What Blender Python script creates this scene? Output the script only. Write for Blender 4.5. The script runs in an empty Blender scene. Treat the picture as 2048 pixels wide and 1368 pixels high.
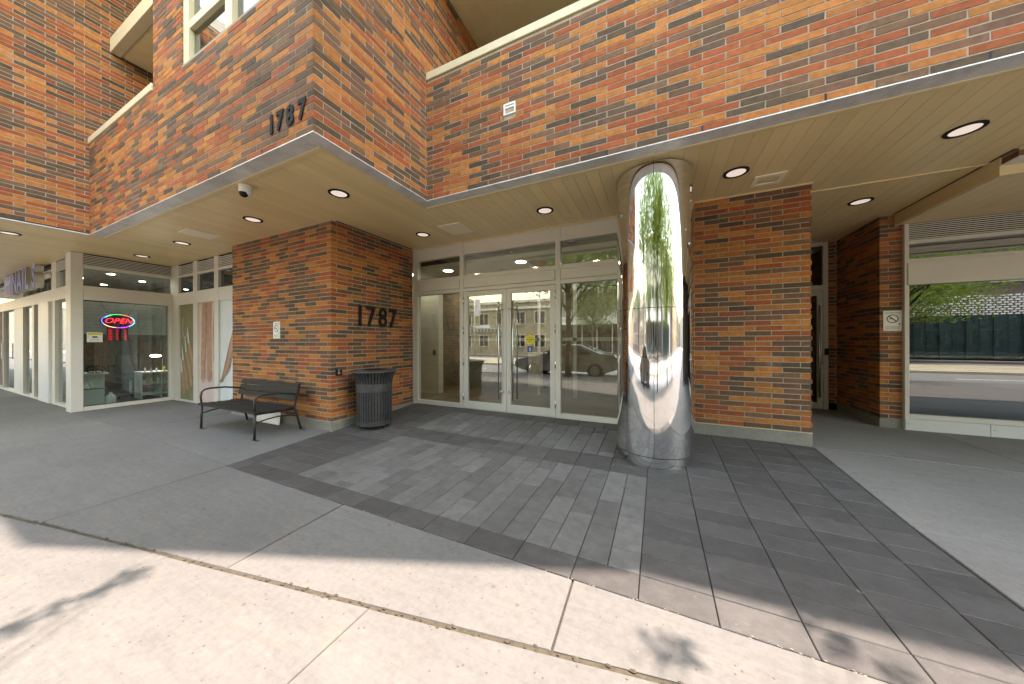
import bpy, math, random
from mathutils import Vector, Matrix
R = math.radians
random.seed(7)
SC = bpy.context.scene
COL = SC.collection

# ------------------------------------------------------------------ camera
YAW, ROLL, HC, FPX = R(25.19), R(-0.14), 1.4, 619.1
cam_d = bpy.data.cameras.new('camera'); cam = bpy.data.objects.new('camera', cam_d); COL.objects.link(cam)
cam_d.sensor_width = 36.0; cam_d.lens = FPX / 2048 * 36.0; cam_d.clip_start = 0.05; cam_d.clip_end = 600
FW = Vector((-math.sin(YAW), math.cos(YAW), 0)); RT = Vector((math.cos(YAW), math.sin(YAW), 0)); UP = Vector((0, 0, 1))
R2 = RT * math.cos(ROLL) + UP * math.sin(ROLL); U2 = -RT * math.sin(ROLL) + UP * math.cos(ROLL)
m3 = Matrix((R2, U2, -FW)).transposed()
cam.matrix_world = Matrix.Translation((0, 0, HC)) @ m3.to_4x4()
SC.camera = cam
# ------------------------------------------------------------------ sky, sun, exposure
SUN = Vector((-3.5, -1.35, -10.0)).normalized()          # the way the light travels
w = bpy.data.worlds.new('World'); SC.world = w; w.use_nodes = True
wn = w.node_tree.nodes; wl = w.node_tree.links
sky = wn.new('ShaderNodeTexSky'); sky.sky_type = 'NISHITA'; sky.sun_disc = False
sky.sun_elevation = math.asin(-SUN.z); sky.sun_rotation = math.atan2(-SUN.x, -SUN.y)
sky.air_density = 2.6; sky.dust_density = 0.8; sky.ozone_density = 0.6
bg = wn['Background']; bg.inputs['Strength'].default_value = 0.15
wl.new(sky.outputs['Color'], bg.inputs['Color'])
sd = bpy.data.lights.new('sun', 'SUN'); sd.energy = 2.0; sd.angle = R(0.53); sd.color = (1.0, 0.96, 0.91)
sun = bpy.data.objects.new('sun', sd); COL.objects.link(sun); sun.location = (0, 0, 30)
sun.rotation_euler = SUN.to_track_quat('-Z', 'Y').to_euler()
vs = SC.view_settings; vs.view_transform = 'Standard'; vs.look = 'None'; vs.exposure = 2.86; vs.gamma = 1.0
vs.use_white_balance = True; vs.white_balance_temperature = 7550; vs.white_balance_tint = 19.0
vs.use_curve_mapping = False
cy = SC.cycles; cy.max_bounces = 10; cy.diffuse_bounces = 6; cy.glossy_bounces = 5; cy.transmission_bounces = 8
cy.transparent_max_bounces = 16; cy.use_denoising = True; cy.sample_clamp_indirect = 8.0; cy.caustics_reflective = False
cy.caustics_refractive = False

# ------------------------------------------------------------------ materials
MATS = {}
def nmat(name):
    m = bpy.data.materials.new(name); m.use_nodes = True; MATS[name] = m
    return m, m.node_tree.nodes, m.node_tree.links, m.node_tree.nodes['Principled BSDF']
def noise(n, l, scale, detail=4, rough=0.6, vec=None, dist=0.0):
    t = n.new('ShaderNodeTexNoise'); t.inputs['Scale'].default_value = scale; t.inputs['Detail'].default_value = detail
    t.inputs['Roughness'].default_value = rough; t.inputs['Distortion'].default_value = dist
    if vec is not None: l.new(vec, t.inputs['Vector'])
    return t.outputs['Fac']
def ramp(n, l, fac, stops):
    r = n.new('ShaderNodeValToRGB'); e = r.color_ramp.elements
    while len(e) < len(stops): e.new(0.5)
    for i, (p, c) in enumerate(stops):
        e[i].position = p; e[i].color = (c[0], c[1], c[2], 1) if hasattr(c, '__len__') else (c, c, c, 1)
    l.new(fac, r.inputs['Fac']); return r.outputs['Color']
def mixc(n, l, a, b, fac, mode='MIX'):
    x = n.new('ShaderNodeMix'); x.data_type = 'RGBA'; x.blend_type = mode
    for s, v in ((6, a), (7, b)):
        if hasattr(v, 'is_output'): l.new(v, x.inputs[s])
        else: x.inputs[s].default_value = (v[0], v[1], v[2], 1)
    if hasattr(fac, 'is_output'): l.new(fac, x.inputs[0])
    else: x.inputs[0].default_value = fac
    return x.outputs[2]
def coords(n, l, scale=(1, 1, 1), kind='Object'):
    t = n.new('ShaderNodeTexCoord'); mp = n.new('ShaderNodeMapping'); mp.inputs['Scale'].default_value = scale
    l.new(t.outputs[kind], mp.inputs['Vector']); return mp.outputs['Vector']
def bump(n, l, b, h, strength=0.3, dist=0.01):
    k = n.new('ShaderNodeBump'); k.inputs['Strength'].default_value = strength; k.inputs['Distance'].default_value = dist
    l.new(h, k.inputs['Height']); l.new(k.outputs['Normal'], b.inputs['Normal'])
def plain(name, col, rough=0.6, metal=0.0, var=0.10, scale=6.0, bmp=0.0, bscale=80, spec=0.5, dirt=None):
    m, n, l, b = nmat(name)
    v = coords(n, l)
    f = noise(n, l, scale, 5, 0.65, v)
    lo = tuple(c * (1 - var) for c in col); hi = tuple(min(1, c * (1 + var)) for c in col)
    c = ramp(n, l, f, [(0.3, lo), (0.7, hi)])
    if dirt:
        f2 = noise(n, l, dirt[0], 6, 0.7, v)
        c = mixc(n, l, c, dirt[1], ramp(n, l, f2, [(dirt[2], 0.0), (dirt[2] + 0.2, dirt[3])]))
    l.new(c, b.inputs['Base Color'])
    b.inputs['Roughness'].default_value = rough; b.inputs['Metallic'].default_value = metal
    b.inputs['Specular IOR Level'].default_value = spec
    if bmp: bump(n, l, b, noise(n, l, bscale, 4, 0.6, v), bmp, 0.004)
    return m
def emit(name, col, s):
    m, n, l, b = nmat(name); b.inputs['Base Color'].default_value = (col[0], col[1], col[2], 1)
    b.inputs['Emission Color'].default_value = (col[0], col[1], col[2], 1); b.inputs['Emission Strength'].default_value = s
    return m
def glass(name, tint, r0=0.08, rough=0.0):
    m, n, l, b = nmat(name); n.remove(b)
    tr = n.new('ShaderNodeBsdfTransparent'); tr.inputs['Color'].default_value = (*tint, 1)
    gl = n.new('ShaderNodeBsdfGlossy'); gl.inputs['Roughness'].default_value = rough; gl.inputs['Color'].default_value = (.93, .95, .94, 1)
    lw = n.new('ShaderNodeLayerWeight'); lw.inputs['Blend'].default_value = 0.5
    p5 = n.new('ShaderNodeMath'); p5.operation = 'POWER'; p5.inputs[1].default_value = 5.0; l.new(lw.outputs['Facing'], p5.inputs[0])
    fr = n.new('ShaderNodeMath'); fr.operation = 'MULTIPLY_ADD'; fr.inputs[1].default_value = 1 - r0; fr.inputs[2].default_value = r0; l.new(p5.outputs[0], fr.inputs[0])
    v = coords(n, l); bm_ = n.new('ShaderNodeBump'); bm_.inputs['Strength'].default_value = 0.012; bm_.inputs['Distance'].default_value = 0.02
    l.new(noise(n, l, 1.6, 1, 0.4, v), bm_.inputs['Height']); l.new(bm_.outputs['Normal'], gl.inputs['Normal'])
    mx = n.new('ShaderNodeMixShader'); l.new(fr.outputs[0], mx.inputs[0]); l.new(tr.outputs[0], mx.inputs[1]); l.new(gl.outputs[0], mx.inputs[2])
    l.new(mx.outputs[0], n['Material Output'].inputs['Surface']); return m

def make_brick():
    m, n, l, b = nmat('brick')
    at = n.new('ShaderNodeAttribute'); at.attribute_name = 'Col'
    v = coords(n, l)
    f = noise(n, l, 22, 6, 0.7, v)
    c = mixc(n, l, at.outputs['Color'], ramp(n, l, f, [(0.25, 0.62), (0.75, 1.30)]), 1.0, 'MULTIPLY')
    f2 = noise(n, l, 140, 3, 0.6, v)
    c = mixc(n, l, c, (0.05, 0.03, 0.02), ramp(n, l, f2, [(0.60, 0.0), (0.72, 0.45)]))
    f3 = noise(n, l, 1.3, 6, 0.75, v)
    c = mixc(n, l, c, (0.55, 0.48, 0.42), ramp(n, l, f3, [(0.62, 0.0), (0.80, 0.30)]))
    l.new(c, b.inputs['Base Color']); b.inputs['Roughness'].default_value = 0.82; b.inputs['Specular IOR Level'].default_value = 0.35
    bump(n, l, b, noise(n, l, 170, 5, 0.7, v), 0.55, 0.003)
make_brick()
plain('mortar', (0.36, 0.30, 0.235), 0.95, var=0.18, scale=9, bmp=0.5, bscale=220, spec=0.2)

def make_concrete(name, base, streak=(2, 14, 2), amt=1.0):
    m, n, l, b = nmat(name); v = coords(n, l); vs_ = coords(n, l, streak)
    c = ramp(n, l, noise(n, l, 0.9, 6, 0.65, v), [(0.3, tuple(x * 0.84 for x in base)), (0.7, tuple(x * 1.08 for x in base))])
    c = mixc(n, l, c, tuple(x * 0.80 for x in base), ramp(n, l, noise(n, l, 1.0, 6, 0.75, vs_), [(0.45, 0.0), (0.72, 0.75 * amt)]))
    c = mixc(n, l, c, (0.23, 0.18, 0.13), ramp(n, l, noise(n, l, 1.7, 6, 0.75, v, 0.6), [(0.54, 0.0), (0.78, 0.42 * amt)]))
    vo = n.new('ShaderNodeTexVoronoi'); vo.inputs['Scale'].default_value = 5.0; l.new(v, vo.inputs['Vector'])
    c = mixc(n, l, c, (0.10, 0.09, 0.08), ramp(n, l, vo.outputs['Distance'], [(0.05, 0.75 * amt), (0.075, 0.0)]))
    c = mixc(n, l, c, tuple(x * 0.72 for x in base), ramp(n, l, noise(n, l, 130, 3, 0.6, v), [(0.60, 0.0), (0.76, 0.35)]))
    oi = n.new('ShaderNodeObjectInfo'); c = mixc(n, l, c, ramp(n, l, oi.outputs['Random'], [(0, 0.94), (1, 1.05)]), 1.0, 'MULTIPLY')
    c = mixc(n, l, c, ramp(n, l, noise(n, l, 26, 6, 0.75, v), [(0.28, 0.83), (0.72, 1.13)]), 1.0, 'MULTIPLY')
    c = mixc(n, l, c, ramp(n, l, noise(n, l, 9, 5, 0.7, coords(n, l, (0.5, 9, 1))), [(0.3, 0.94), (0.7, 1.04)]), 1.0, 'MULTIPLY')
    v2 = n.new('ShaderNodeTexVoronoi'); v2.inputs['Scale'].default_value = 17.0; l.new(v, v2.inputs['Vector'])
    c = mixc(n, l, c, tuple(x * 0.35 for x in base), ramp(n, l, v2.outputs['Distance'], [(0.07, 0.65), (0.12, 0.0)]))
    l.new(c, b.inputs['Base Color']); b.inputs['Roughness'].default_value = 0.85; b.inputs['Specular IOR Level'].default_value = 0.3
    bump(n, l, b, noise(n, l, 160, 5, 0.7, v), 0.35, 0.004)
make_concrete('concrete', (0.156, 0.148, 0.139))
make_concrete('concrete_brightened', (0.205, 0.191, 0.175))  # paler copy of the concrete, brightens the shaded slabs on the right by colour
make_concrete('concrete_base', (0.25, 0.235, 0.20), (3, 3, 9))
def make_paver(name, lo, hi, streaks):
    m, n, l, b = nmat(name); v = coords(n, l)
    oi = n.new('ShaderNodeObjectInfo')
    c = ramp(n, l, oi.outputs['Random'], [(0.0, lo), (1.0, hi)])
    c = mixc(n, l, c, ramp(n, l, noise(n, l, 9, 6, 0.7, v), [(0.3, 0.74), (0.72, 1.22)]), 1.0, 'MULTIPLY')
    c = mixc(n, l, c, (0.42, 0.41, 0.39), ramp(n, l, noise(n, l, 190, 2, 0.5, v), [(0.66, 0.0), (0.80, 0.40)]))
    c = mixc(n, l, c, (0.34, 0.33, 0.31), ramp(n, l, noise(n, l, 2.4, 7, 0.8, coords(n, l, (1, 2.6, 1))), [(0.58, 0.0), (0.80, streaks)]))
    vo = n.new('ShaderNodeTexVoronoi'); vo.inputs['Scale'].default_value = 2.6; l.new(v, vo.inputs['Vector'])
    c = mixc(n, l, c, (0.30, 0.26, 0.20), ramp(n, l, vo.outputs['Distance'], [(0.03, 0.5), (0.045, 0.0)]))
    l.new(c, b.inputs['Base Color']); b.inputs['Roughness'].default_value = 0.66; b.inputs['Specular IOR Level'].default_value = 0.4
    bump(n, l, b, noise(n, l, 240, 4, 0.7, v), 0.5, 0.003)
make_paver('paver_dark', (0.058, 0.053, 0.050), (0.082, 0.075, 0.071), 0.26)
make_paver('paver_light', (0.092, 0.086, 0.081), (0.145, 0.137, 0.128), 0.32)
def make_soffit():
    m, n, l, b = nmat('soffit_tan'); v = coords(n, l); oi = n.new('ShaderNodeObjectInfo')
    c = ramp(n, l, noise(n, l, 0.8, 4, 0.6, v), [(0.3, (0.74, 0.575, 0.30)), (0.7, (0.79, 0.62, 0.335))])
    c = mixc(n, l, c, ramp(n, l, oi.outputs['Random'], [(0, 0.94), (1, 1.05)]), 1.0, 'MULTIPLY')
    c = mixc(n, l, c, (0.62, 0.52, 0.35), ramp(n, l, noise(n, l, 70, 4, 0.7, v), [(0.64, 0.0), (0.80, 0.25)]))
    l.new(c, b.inputs['Base Color']); b.inputs['Roughness'].default_value = 0.34; b.inputs['Specular IOR Level'].default_value = 0.55
make_soffit()
plain('tan_trim', (0.72, 0.58, 0.34), 0.45, var=0.06)
plain('cap_beige', (0.58, 0.49, 0.33), 0.5, var=0.06)
plain('galvanised', (0.66, 0.67, 0.67), 0.40, 0.25, var=0.16, scale=3, dirt=(4.0, (0.40, 0.36, 0.30), 0.5, 0.55))
plain('frame_white', (0.60, 0.565, 0.51), 0.42, var=0.04, scale=2)
plain('frame_grey', (0.62, 0.61, 0.60), 0.42, var=0.05, scale=2)
plain('frame_cream', (0.60, 0.52, 0.34), 0.5, var=0.05)
plain('steel', (0.68, 0.67, 0.65), 0.26, 1.0, var=0.04)
plain('black_metal', (0.022, 0.022, 0.023), 0.42, 0.0, var=0.25, scale=14, dirt=(5, (0.12, 0.12, 0.12), 0.60, 0.5))
plain('bin_metal', (0.040, 0.040, 0.042), 0.40, 0.0, var=0.3, scale=10, bmp=0.2, bscale=60, dirt=(7, (0.20, 0.20, 0.20), 0.60, 0.6))
plain('bench_board', (0.024, 0.022, 0.021), 0.65, var=0.2, scale=20, spec=0.2)
plain('numeral_black', (0.014, 0.014, 0.014), 0.7, var=0.1, spec=0.2)
plain('sign_white', (0.74, 0.73, 0.68), 0.45, var=0.04)
plain('sign_black', (0.02, 0.02, 0.02), 0.5)
plain('plastic_white', (0.75, 0.75, 0.74), 0.35, var=0.03)
plain('vent_beige', (0.86, 0.77, 0.58), 0.45, var=0.03)
plain('sand_filler', (0.070, 0.055, 0.036), 0.95, var=0.35, scale=30, bmp=0.8, bscale=90)
plain('litter', (0.22, 0.19, 0.15), 0.9, var=0.6, scale=25)
plain('joint_dirt', (0.055, 0.048, 0.038), 0.95, var=0.4, scale=30)
plain('asphalt', (0.17, 0.162, 0.152), 0.85, var=0.2, scale=2, bmp=0.5, bscale=120)
plain('track_concrete', (0.42, 0.36, 0.25), 0.85, var=0.12, scale=1)
plain('dark_void', (0.02, 0.02, 0.02), 0.8)
plain('lobby_white', (0.72, 0.74, 0.68), 0.6, var=0.03)
plain('lobby_tile', (0.30, 0.26, 0.205), 0.5, var=0.3, scale=7)
plain('lobby_floor', (0.20, 0.135, 0.095), 0.35, var=0.2, scale=3)
plain('ceiling_white', (0.72, 0.72, 0.68), 0.8, var=0.03)
plain('salon_wall', (0.16, 0.12, 0.09), 0.7, var=0.4, scale=6)
plain('salon_slat', (0.50, 0.54, 0.54), 0.5, var=0.08)
plain('salon_floor', (0.10, 0.095, 0.09), 0.4, var=0.2)
plain('cabinet', (0.60, 0.66, 0.65), 0.4, var=0.04)
plain('shade_dark', (0.03, 0.035, 0.04), 0.6)
plain('poster_olive', (0.20, 0.185, 0.095), 0.4, var=0.25, scale=2)
plain('poster_pink', (0.56, 0.43, 0.40), 0.4, var=0.12, scale=2)
plain('poster_pale', (0.58, 0.62, 0.62), 0.4, var=0.12, scale=2)
plain('skin_print', (0.40, 0.235, 0.15), 0.4, var=0.22, scale=8)
plain('skin_print_dark', (0.26, 0.155, 0.105), 0.4, var=0.35, scale=8)
plain('nail_print', (0.62, 0.64, 0.58), 0.3, var=0.1)
plain('banner_red', (0.52, 0.16, 0.10), 0.5, var=0.25, scale=4)
plain('banner_yellow', (0.60, 0.48, 0.20), 0.5, var=0.15, scale=4)
plain('sign_blue', (0.17, 0.19, 0.48), 0.35, var=0.1)
plain('sign_purple', (0.26, 0.15, 0.32), 0.35, var=0.1)
plain('sign_return', (0.56, 0.53, 0.46), 0.5, var=0.05)
plain('sticker_yellow', (0.72, 0.62, 0.02), 0.4, var=0.03)
plain('sticker_blue', (0.02, 0.07, 0.25), 0.4, var=0.03)
plain('cctv_yellow', (0.60, 0.58, 0.05), 0.4, var=0.03)
plain('tyre', (0.02, 0.02, 0.02), 0.8); plain('chrome_rim', (0.55, 0.55, 0.56), 0.3, 0.9)
plain('tan_brick', (0.33, 0.265, 0.17), 0.85, var=0.3, scale=5, bmp=0.5, bscale=12)
plain('brown_brick', (0.13, 0.10, 0.09), 0.85, var=0.3, scale=6)
plain('grey_panel', (0.30, 0.29, 0.26), 0.6, var=0.1); plain('pale_stone', (0.55, 0.52, 0.46), 0.7, var=0.1)
plain('lattice_white', (0.75, 0.75, 0.74), 0.5, var=0.05); plain('curtain_teal', (0.075, 0.12, 0.12), 0.6, var=0.4, scale=4)
plain('bark', (0.10, 0.085, 0.065), 0.9, var=0.4, scale=12, bmp=0.8, bscale=30)
plain('lamp_post', (0.55, 0.56, 0.54), 0.4, 0.3)
glass('pane_clear', (0.82, 0.88, 0.83), 0.16)
glass('pane_shop', (0.78, 0.85, 0.85), 0.07)
glass('pane_dark', (0.28, 0.32, 0.34), 0.20)
glass('pane_window', (0.30, 0.35, 0.38), 0.25)
def make_mirror():
    m, n, l, b = nmat('mirror_steel'); v = coords(n, l, (1, 1, 0.35))
    b.inputs['Base Color'].default_value = (0.80, 0.80, 0.81, 1); b.inputs['Metallic'].default_value = 1.0
    l.new(ramp(n, l, noise(n, l, 3.0, 6, 0.7, v), [(0.35, 0.025), (0.8, 0.085)]), b.inputs['Roughness'])
    bump(n, l, b, noise(n, l, 2.6, 3, 0.55, v), 0.30, 0.012)
make_mirror()
def make_leaf(name, a, c_):
    m, n, l, b = nmat(name); v = coords(n, l)
    c = ramp(n, l, noise(n, l, 2.2, 4, 0.7, v), [(0.3, a), (0.7, c_)])
    l.new(c, b.inputs['Base Color']); b.inputs['Roughness'].default_value = 0.5
    t = n.new('ShaderNodeBsdfTranslucent'); l.new(c, t.inputs['Color'])
    mx = n.new('ShaderNodeMixShader'); mx.inputs[0].default_value = 0.45; l.new(b.outputs[0], mx.inputs[1]); l.new(t.outputs[0], mx.inputs[2])
    l.new(mx.outputs[0], n['Material Output'].inputs['Surface'])
make_leaf('leaf_spring', (0.10, 0.17, 0.025), (0.24, 0.34, 0.05))
make_leaf('leaf_green', (0.04, 0.085, 0.02), (0.10, 0.18, 0.035))
def make_carpaint():
    m, n, l, b = nmat('car_silver'); b.inputs['Base Color'].default_value = (0.42, 0.44, 0.44, 1); b.inputs['Metallic'].default_value = 0.6
    b.inputs['Roughness'].default_value = 0.3; b.inputs['Coat Weight'].default_value = 1.0; b.inputs['Coat Roughness'].default_value = 0.05
make_carpaint()
emit('downlight_glow', (0.90, 0.84, 0.80), 0.085)
emit('lobby_lamp', (1.0, 0.91, 0.78), 10.0); emit('salon_lamp', (1.0, 0.95, 0.85), 14.0)
emit('neon_red', (1.0, 0.02, 0.05), 0.9); emit('led_red', (0.8, 0.01, 0.04), 0.2)
emit('neon_blue', (0.10, 0.12, 1.0), 0.8); emit('neon_green', (0.02, 0.75, 0.25), .5); emit('neon_orange', (1.0, 0.20, 0.05), .6)
emit('neon_cyan', (0.08, 0.65, 1.0), .7); emit('neon_violet', (0.55, 0.03, 1.0), .8); emit('neon_pale', (1.0, 0.62, 0.35), .6)
emit('tail_red', (0.6, 0.02, 0.02), 0.2)

# ------------------------------------------------------------------ mesh helpers
class MB:
    def __init__(s): s.v = []; s.f = []; s.smooth = False
    def quad(s, a, b, c, d):
        i = len(s.v); s.v += [a, b, c, d]; s.f.append((i, i + 1, i + 2, i + 3)); return s
    def box(s, x0, y0, z0, x1, y1, z1):
        i = len(s.v)
        s.v += [(x0, y0, z0), (x1, y0, z0), (x1, y1, z0), (x0, y1, z0), (x0, y0, z1), (x1, y0, z1), (x1, y1, z1), (x0, y1, z1)]
        s.f += [(i, i+3, i+2, i+1), (i+4, i+5, i+6, i+7), (i, i+1, i+5, i+4), (i+1, i+2, i+6, i+5), (i+2, i+3, i+7, i+6), (i+3, i, i+4, i+7)]
        return s
    def bbox(s, x0, y0, z0, x1, y1, z1, b=0.006):
        """box with chamfered edges"""
        pts = []
        i = len(s.v); idx = {}
        X, Y, Z = (x0, x1), (y0, y1), (z0, z1)
        for a in (0, 1):
            for c in (0, 1):
                for e in (0, 1):
                    sx, sy, sz = (1 if a == 0 else -1), (1 if c == 0 else -1), (1 if e == 0 else -1)
                    idx[a, c, e, 0] = len(s.v); s.v.append((X[a], Y[c] + sy * b, Z[e] + sz * b))
                    idx[a, c, e, 1] = len(s.v); s.v.append((X[a] + sx * b, Y[c], Z[e] + sz * b))
                    idx[a, c, e, 2] = len(s.v); s.v.append((X[a] + sx * b, Y[c] + sy * b, Z[e]))
        g = lambda a, c, e, k: idx[a, c, e, k]
        for a in (0, 1):
            q = (g(a,0,0,0), g(a,1,0,0), g(a,1,1,0), g(a,0,1,0)); s.f.append(q if a else q[::-1])
            q = (g(0,a,0,1), g(1,a,0,1), g(1,a,1,1), g(0,a,1,1)); s.f.append(q[::-1] if a else q)
            q = (g(0,0,a,2), g(1,0,a,2), g(1,1,a,2), g(0,1,a,2)); s.f.append(q if a else q[::-1])
        for a in (0, 1):
            for c in (0, 1):
                s.f.append((g(a,c,0,0), g(a,c,1,0), g(a,c,1,1), g(a,c,0,1)))
                s.f.append((g(a,0,c,0), g(a,1,c,0), g(a,1,c,2), g(a,0,c,2)))
                s.f.append((g(0,a,c,1), g(1,a,c,1), g(1,a,c,2), g(0,a,c,2)))
                for e in (0, 1): s.f.append((g(a,c,e,0), g(a,c,e,1), g(a,c,e,2)))
        return s
    def prism(s, poly, z0, z1):
        """poly: list of (x,y) anticlockwise; z0,z1 numbers or functions"""
        f0 = z0 if callable(z0) else (lambda x, y: z0); f1 = z1 if callable(z1) else (lambda x, y: z1)
        i = len(s.v); n = len(poly)
        s.v += [(x, y, f0(x, y)) for x, y in poly] + [(x, y, f1(x, y)) for x, y in poly]
        s.f.append(tuple(range(i + n, i + 2 * n))); s.f.append(tuple(range(i + n - 1, i - 1, -1)))
        for k in range(n): j = (k + 1) % n; s.f.append((i + k, i + j, i + n + j, i + n + k))
        return s
    def lathe(s, c, prof, seg=48, a0=0.0, a1=2 * math.pi):
        """prof: list of (r,z) ; axis vertical through c=(x,y)"""
        full = abs(a1 - a0 - 2 * math.pi) < 1e-6; n = seg if full else seg + 1; i = len(s.v)
        for r, z in prof:
            for k in range(n):
                a = a0 + (a1 - a0) * k / seg; s.v.append((c[0] + r * math.cos(a), c[1] + r * math.sin(a), z))
        for p in range(len(prof) - 1):
            for k in range(seg):
                j = (k + 1) % n; s.f.append((i + p * n + k, i + p * n + j, i + (p + 1) * n + j, i + (p + 1) * n + k))
        return s
    def tube(s, pts, r, seg=8, r1=None, caps=True):
        pts = [Vector(p) for p in pts]; n = len(pts); i = len(s.v); prev = None
        for k, p in enumerate(pts):
            t = (pts[min(k + 1, n - 1)] - pts[max(k - 1, 0)]).normalized()
            if prev is None:
                a = t.orthogonal().normalized()
            else:
                a = (prev - t * prev.dot(t)).normalized()
            prev = a; b = t.cross(a)
            rr = r if r1 is None else r + (r1 - r) * k / (n - 1)
            for q in range(seg):
                an = 2 * math.pi * q / seg; s.v.append(tuple(p + (a * math.cos(an) + b * math.sin(an)) * rr))
        for k in range(n - 1):
            for q in range(seg):
                q2 = (q + 1) % seg; s.f.append((i + k*seg + q, i + k*seg + q2, i + (k+1)*seg + q2, i + (k+1)*seg + q))
        if caps: s.f.append(tuple(range(i + seg - 1, i - 1, -1))); s.f.append(tuple(range(i + (n-1)*seg, i + n*seg)))
        return s
    def disc(s, c, r, z, seg=32, up=False):
        i = len(s.v); s.v += [(c[0] + r*math.cos(2*math.pi*k/seg), c[1] + r*math.sin(2*math.pi*k/seg), z) for k in range(seg)]
        s.f.append(tuple(range(i, i + seg)) if up else tuple(range(i + seg - 1, i - 1, -1))); return s
def wloc(o):
    v = Vector((0, 0, 0))
    while o is not None: v += o.location; o = o.parent
    return v
def obj(name, mb, mat, parent=None, smooth=False, at=None):
    me = bpy.data.meshes.new(name)
    off = wloc(parent) if parent is not None else Vector((0, 0, 0))
    if at is not None: off = Vector(at)
    vv = [(x - off.x, y - off.y, z - off.z) for x, y, z in mb.v] if off.length else mb.v
    me.from_pydata(vv, [], mb.f); me.update()
    if smooth: me.polygons.foreach_set('use_smooth', [True] * len(me.polygons))
    me.materials.append(MATS[mat])
    o = bpy.data.objects.new(name, me); COL.objects.link(o)
    if parent is not None:
        o.parent = parent
        if at is not None: o.location = off - wloc(parent)
    elif at is not None: o.location = off
    return o
def tag(o, label=None, cat=None, group=None, kind=None):
    if label: o['label'] = label
    if cat: o['category'] = cat
    if group: o['group'] = group
    if kind: o['kind'] = kind
    return o
def thing(name, loc, label, cat, group=None):
    o = bpy.data.objects.new(name, None); COL.objects.link(o); o.location = loc; o.empty_display_size = 0.1
    return tag(o, label, cat, group)
def part(name, parent):
    """an Empty part that only carries sub-parts"""
    o = bpy.data.objects.new(name, None); COL.objects.link(o); o.parent = parent; o.empty_display_size = 0.1; return o
def text(name, s, size, mat, parent, origin, xdir, ydir, ext=0.004, bold=0.0, spacing=1.0, align='CENTER', shear=0.0, sx=1.0, smooth_off=True):
    """flat or raised lettering; xdir/ydir: reading direction and up"""
    cu = bpy.data.curves.new(name, 'FONT'); cu.body = s; cu.size = size; cu.extrude = ext; cu.offset = bold; cu.space_character = spacing
    cu.align_x = align; cu.align_y = 'CENTER'; cu.shear = shear; cu.resolution_u = 4
    t = bpy.data.objects.new(name + '_curve', cu); COL.objects.link(t)
    bpy.context.view_layer.update()
    me = bpy.data.meshes.new_from_object(t.evaluated_get(bpy.context.evaluated_depsgraph_get()))
    COL.objects.unlink(t); bpy.data.objects.remove(t); bpy.data.curves.remove(cu)
    X = Vector(xdir).normalized(); Y = Vector(ydir).normalized(); Z = X.cross(Y)
    off = (wloc(parent) if parent is not None else Vector((0, 0, 0)))
    for v in me.vertices:
        v.co = Vector(origin) + X * v.co.x * sx + Y * v.co.y + Z * v.co.z - off
    me.materials.clear(); me.materials.append(MATS[mat]); me.name = name
    o = bpy.data.objects.new(name, me); COL.objects.link(o)
    if parent is not None: o.parent = parent
    return o
def pj(x, y, z):
    d = Vector((x, y, z - HC)); k = d.dot(FW)
    if k < 0.05: return None
    return 1024 + FPX * d.dot(R2) / k, 684 - FPX * d.dot(U2) / k

S = 3.339          # underside of the soffit
def ss(a, b, t): return min(1, max(0, (t - a) / (b - a)))
def gz(x, y):      # ground height: a slight ramp up to the doors, a slight fall along the street
    q = min(max(y, 3.2), 5.05) - 3.2; k = ss(1.3, 2.8, x)
    return (0.066 * (1 - k) + 0.036 * k) * q + 0.010 * (min(max(x, -13.0), -4.7) + 4.7)

# ================================================================== GROUND
g = MB().quad((-300, -300, -0.40), (300, -300, -0.40), (300, 300, -0.40), (-300, 300, -0.40))
tag(obj('ground', g, 'asphalt'), kind='structure')
bed = MB(); xs = [-62, -13, -9, -4.7, -2, 0, 1.3, 1.8, 2.3, 2.8, 60]; ys = [-2.6, 0, 3.2, 4.1, 5.05, 9.5]
for i in range(len(xs) - 1):
    for j in range(len(ys) - 1):
        P = [(xs[i], ys[j]), (xs[i+1], ys[j]), (xs[i+1], ys[j+1]), (xs[i], ys[j+1])]
        bed.quad(*[(x, y, gz(x, y) - 0.022) for x, y in P])
tag(obj('paving_bed', bed, 'joint_dirt'), kind='structure')

# concrete slabs
walk = bpy.data.objects.new('sidewalk', None); COL.objects.link(walk); tag(walk, kind='structure')
def ln(x): return min(max(0.513 + (x + 4.925) * 0.1833, -0.1), 2.6)          # sandy expansion joint between the forecourt and the public sidewalk
def slab(poly, gap=0.004):
    cx = sum(p[0] for p in poly) / len(poly); cyy = sum(p[1] for p in poly) / len(poly)
    q = []
    for x, y in poly:
        d = math.hypot(x - cx, y - cyy); k = (d - gap * 1.3) / d; q.append((cx + (x - cx) * k, cyy + (y - cyy) * k))
    # chamfered arris
    d2 = []
    for x, y in q:
        d = math.hypot(x - cx, y - cyy); k = (d - 0.006) / d; d2.append((cx + (x - cx) * k, cyy + (y - cyy) * k))
    mb = MB(); n = len(q); i = 0
    mb.v = [(x, y, gz(x, y) - 0.10) for x, y in q] + [(x, y, gz(x, y) - 0.005) for x, y in q] + [(x, y, gz(x, y)) for x, y in d2]
    mb.f.append(tuple(range(2 * n, 3 * n)))
    for k in range(n):
        j = (k + 1) % n; mb.f.append((k, j, n + j, n + k)); mb.f.append((n + k, n + j, 2 * n + j, 2 * n + k))
    return obj('slab', mb, 'concrete_brightened' if (cyy > 2.2 and cx > 1.5) else 'concrete', walk)
LX = lambda y: -4.44 - (y - 1.81) * 0.18                # left edge of the dark paving
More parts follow.
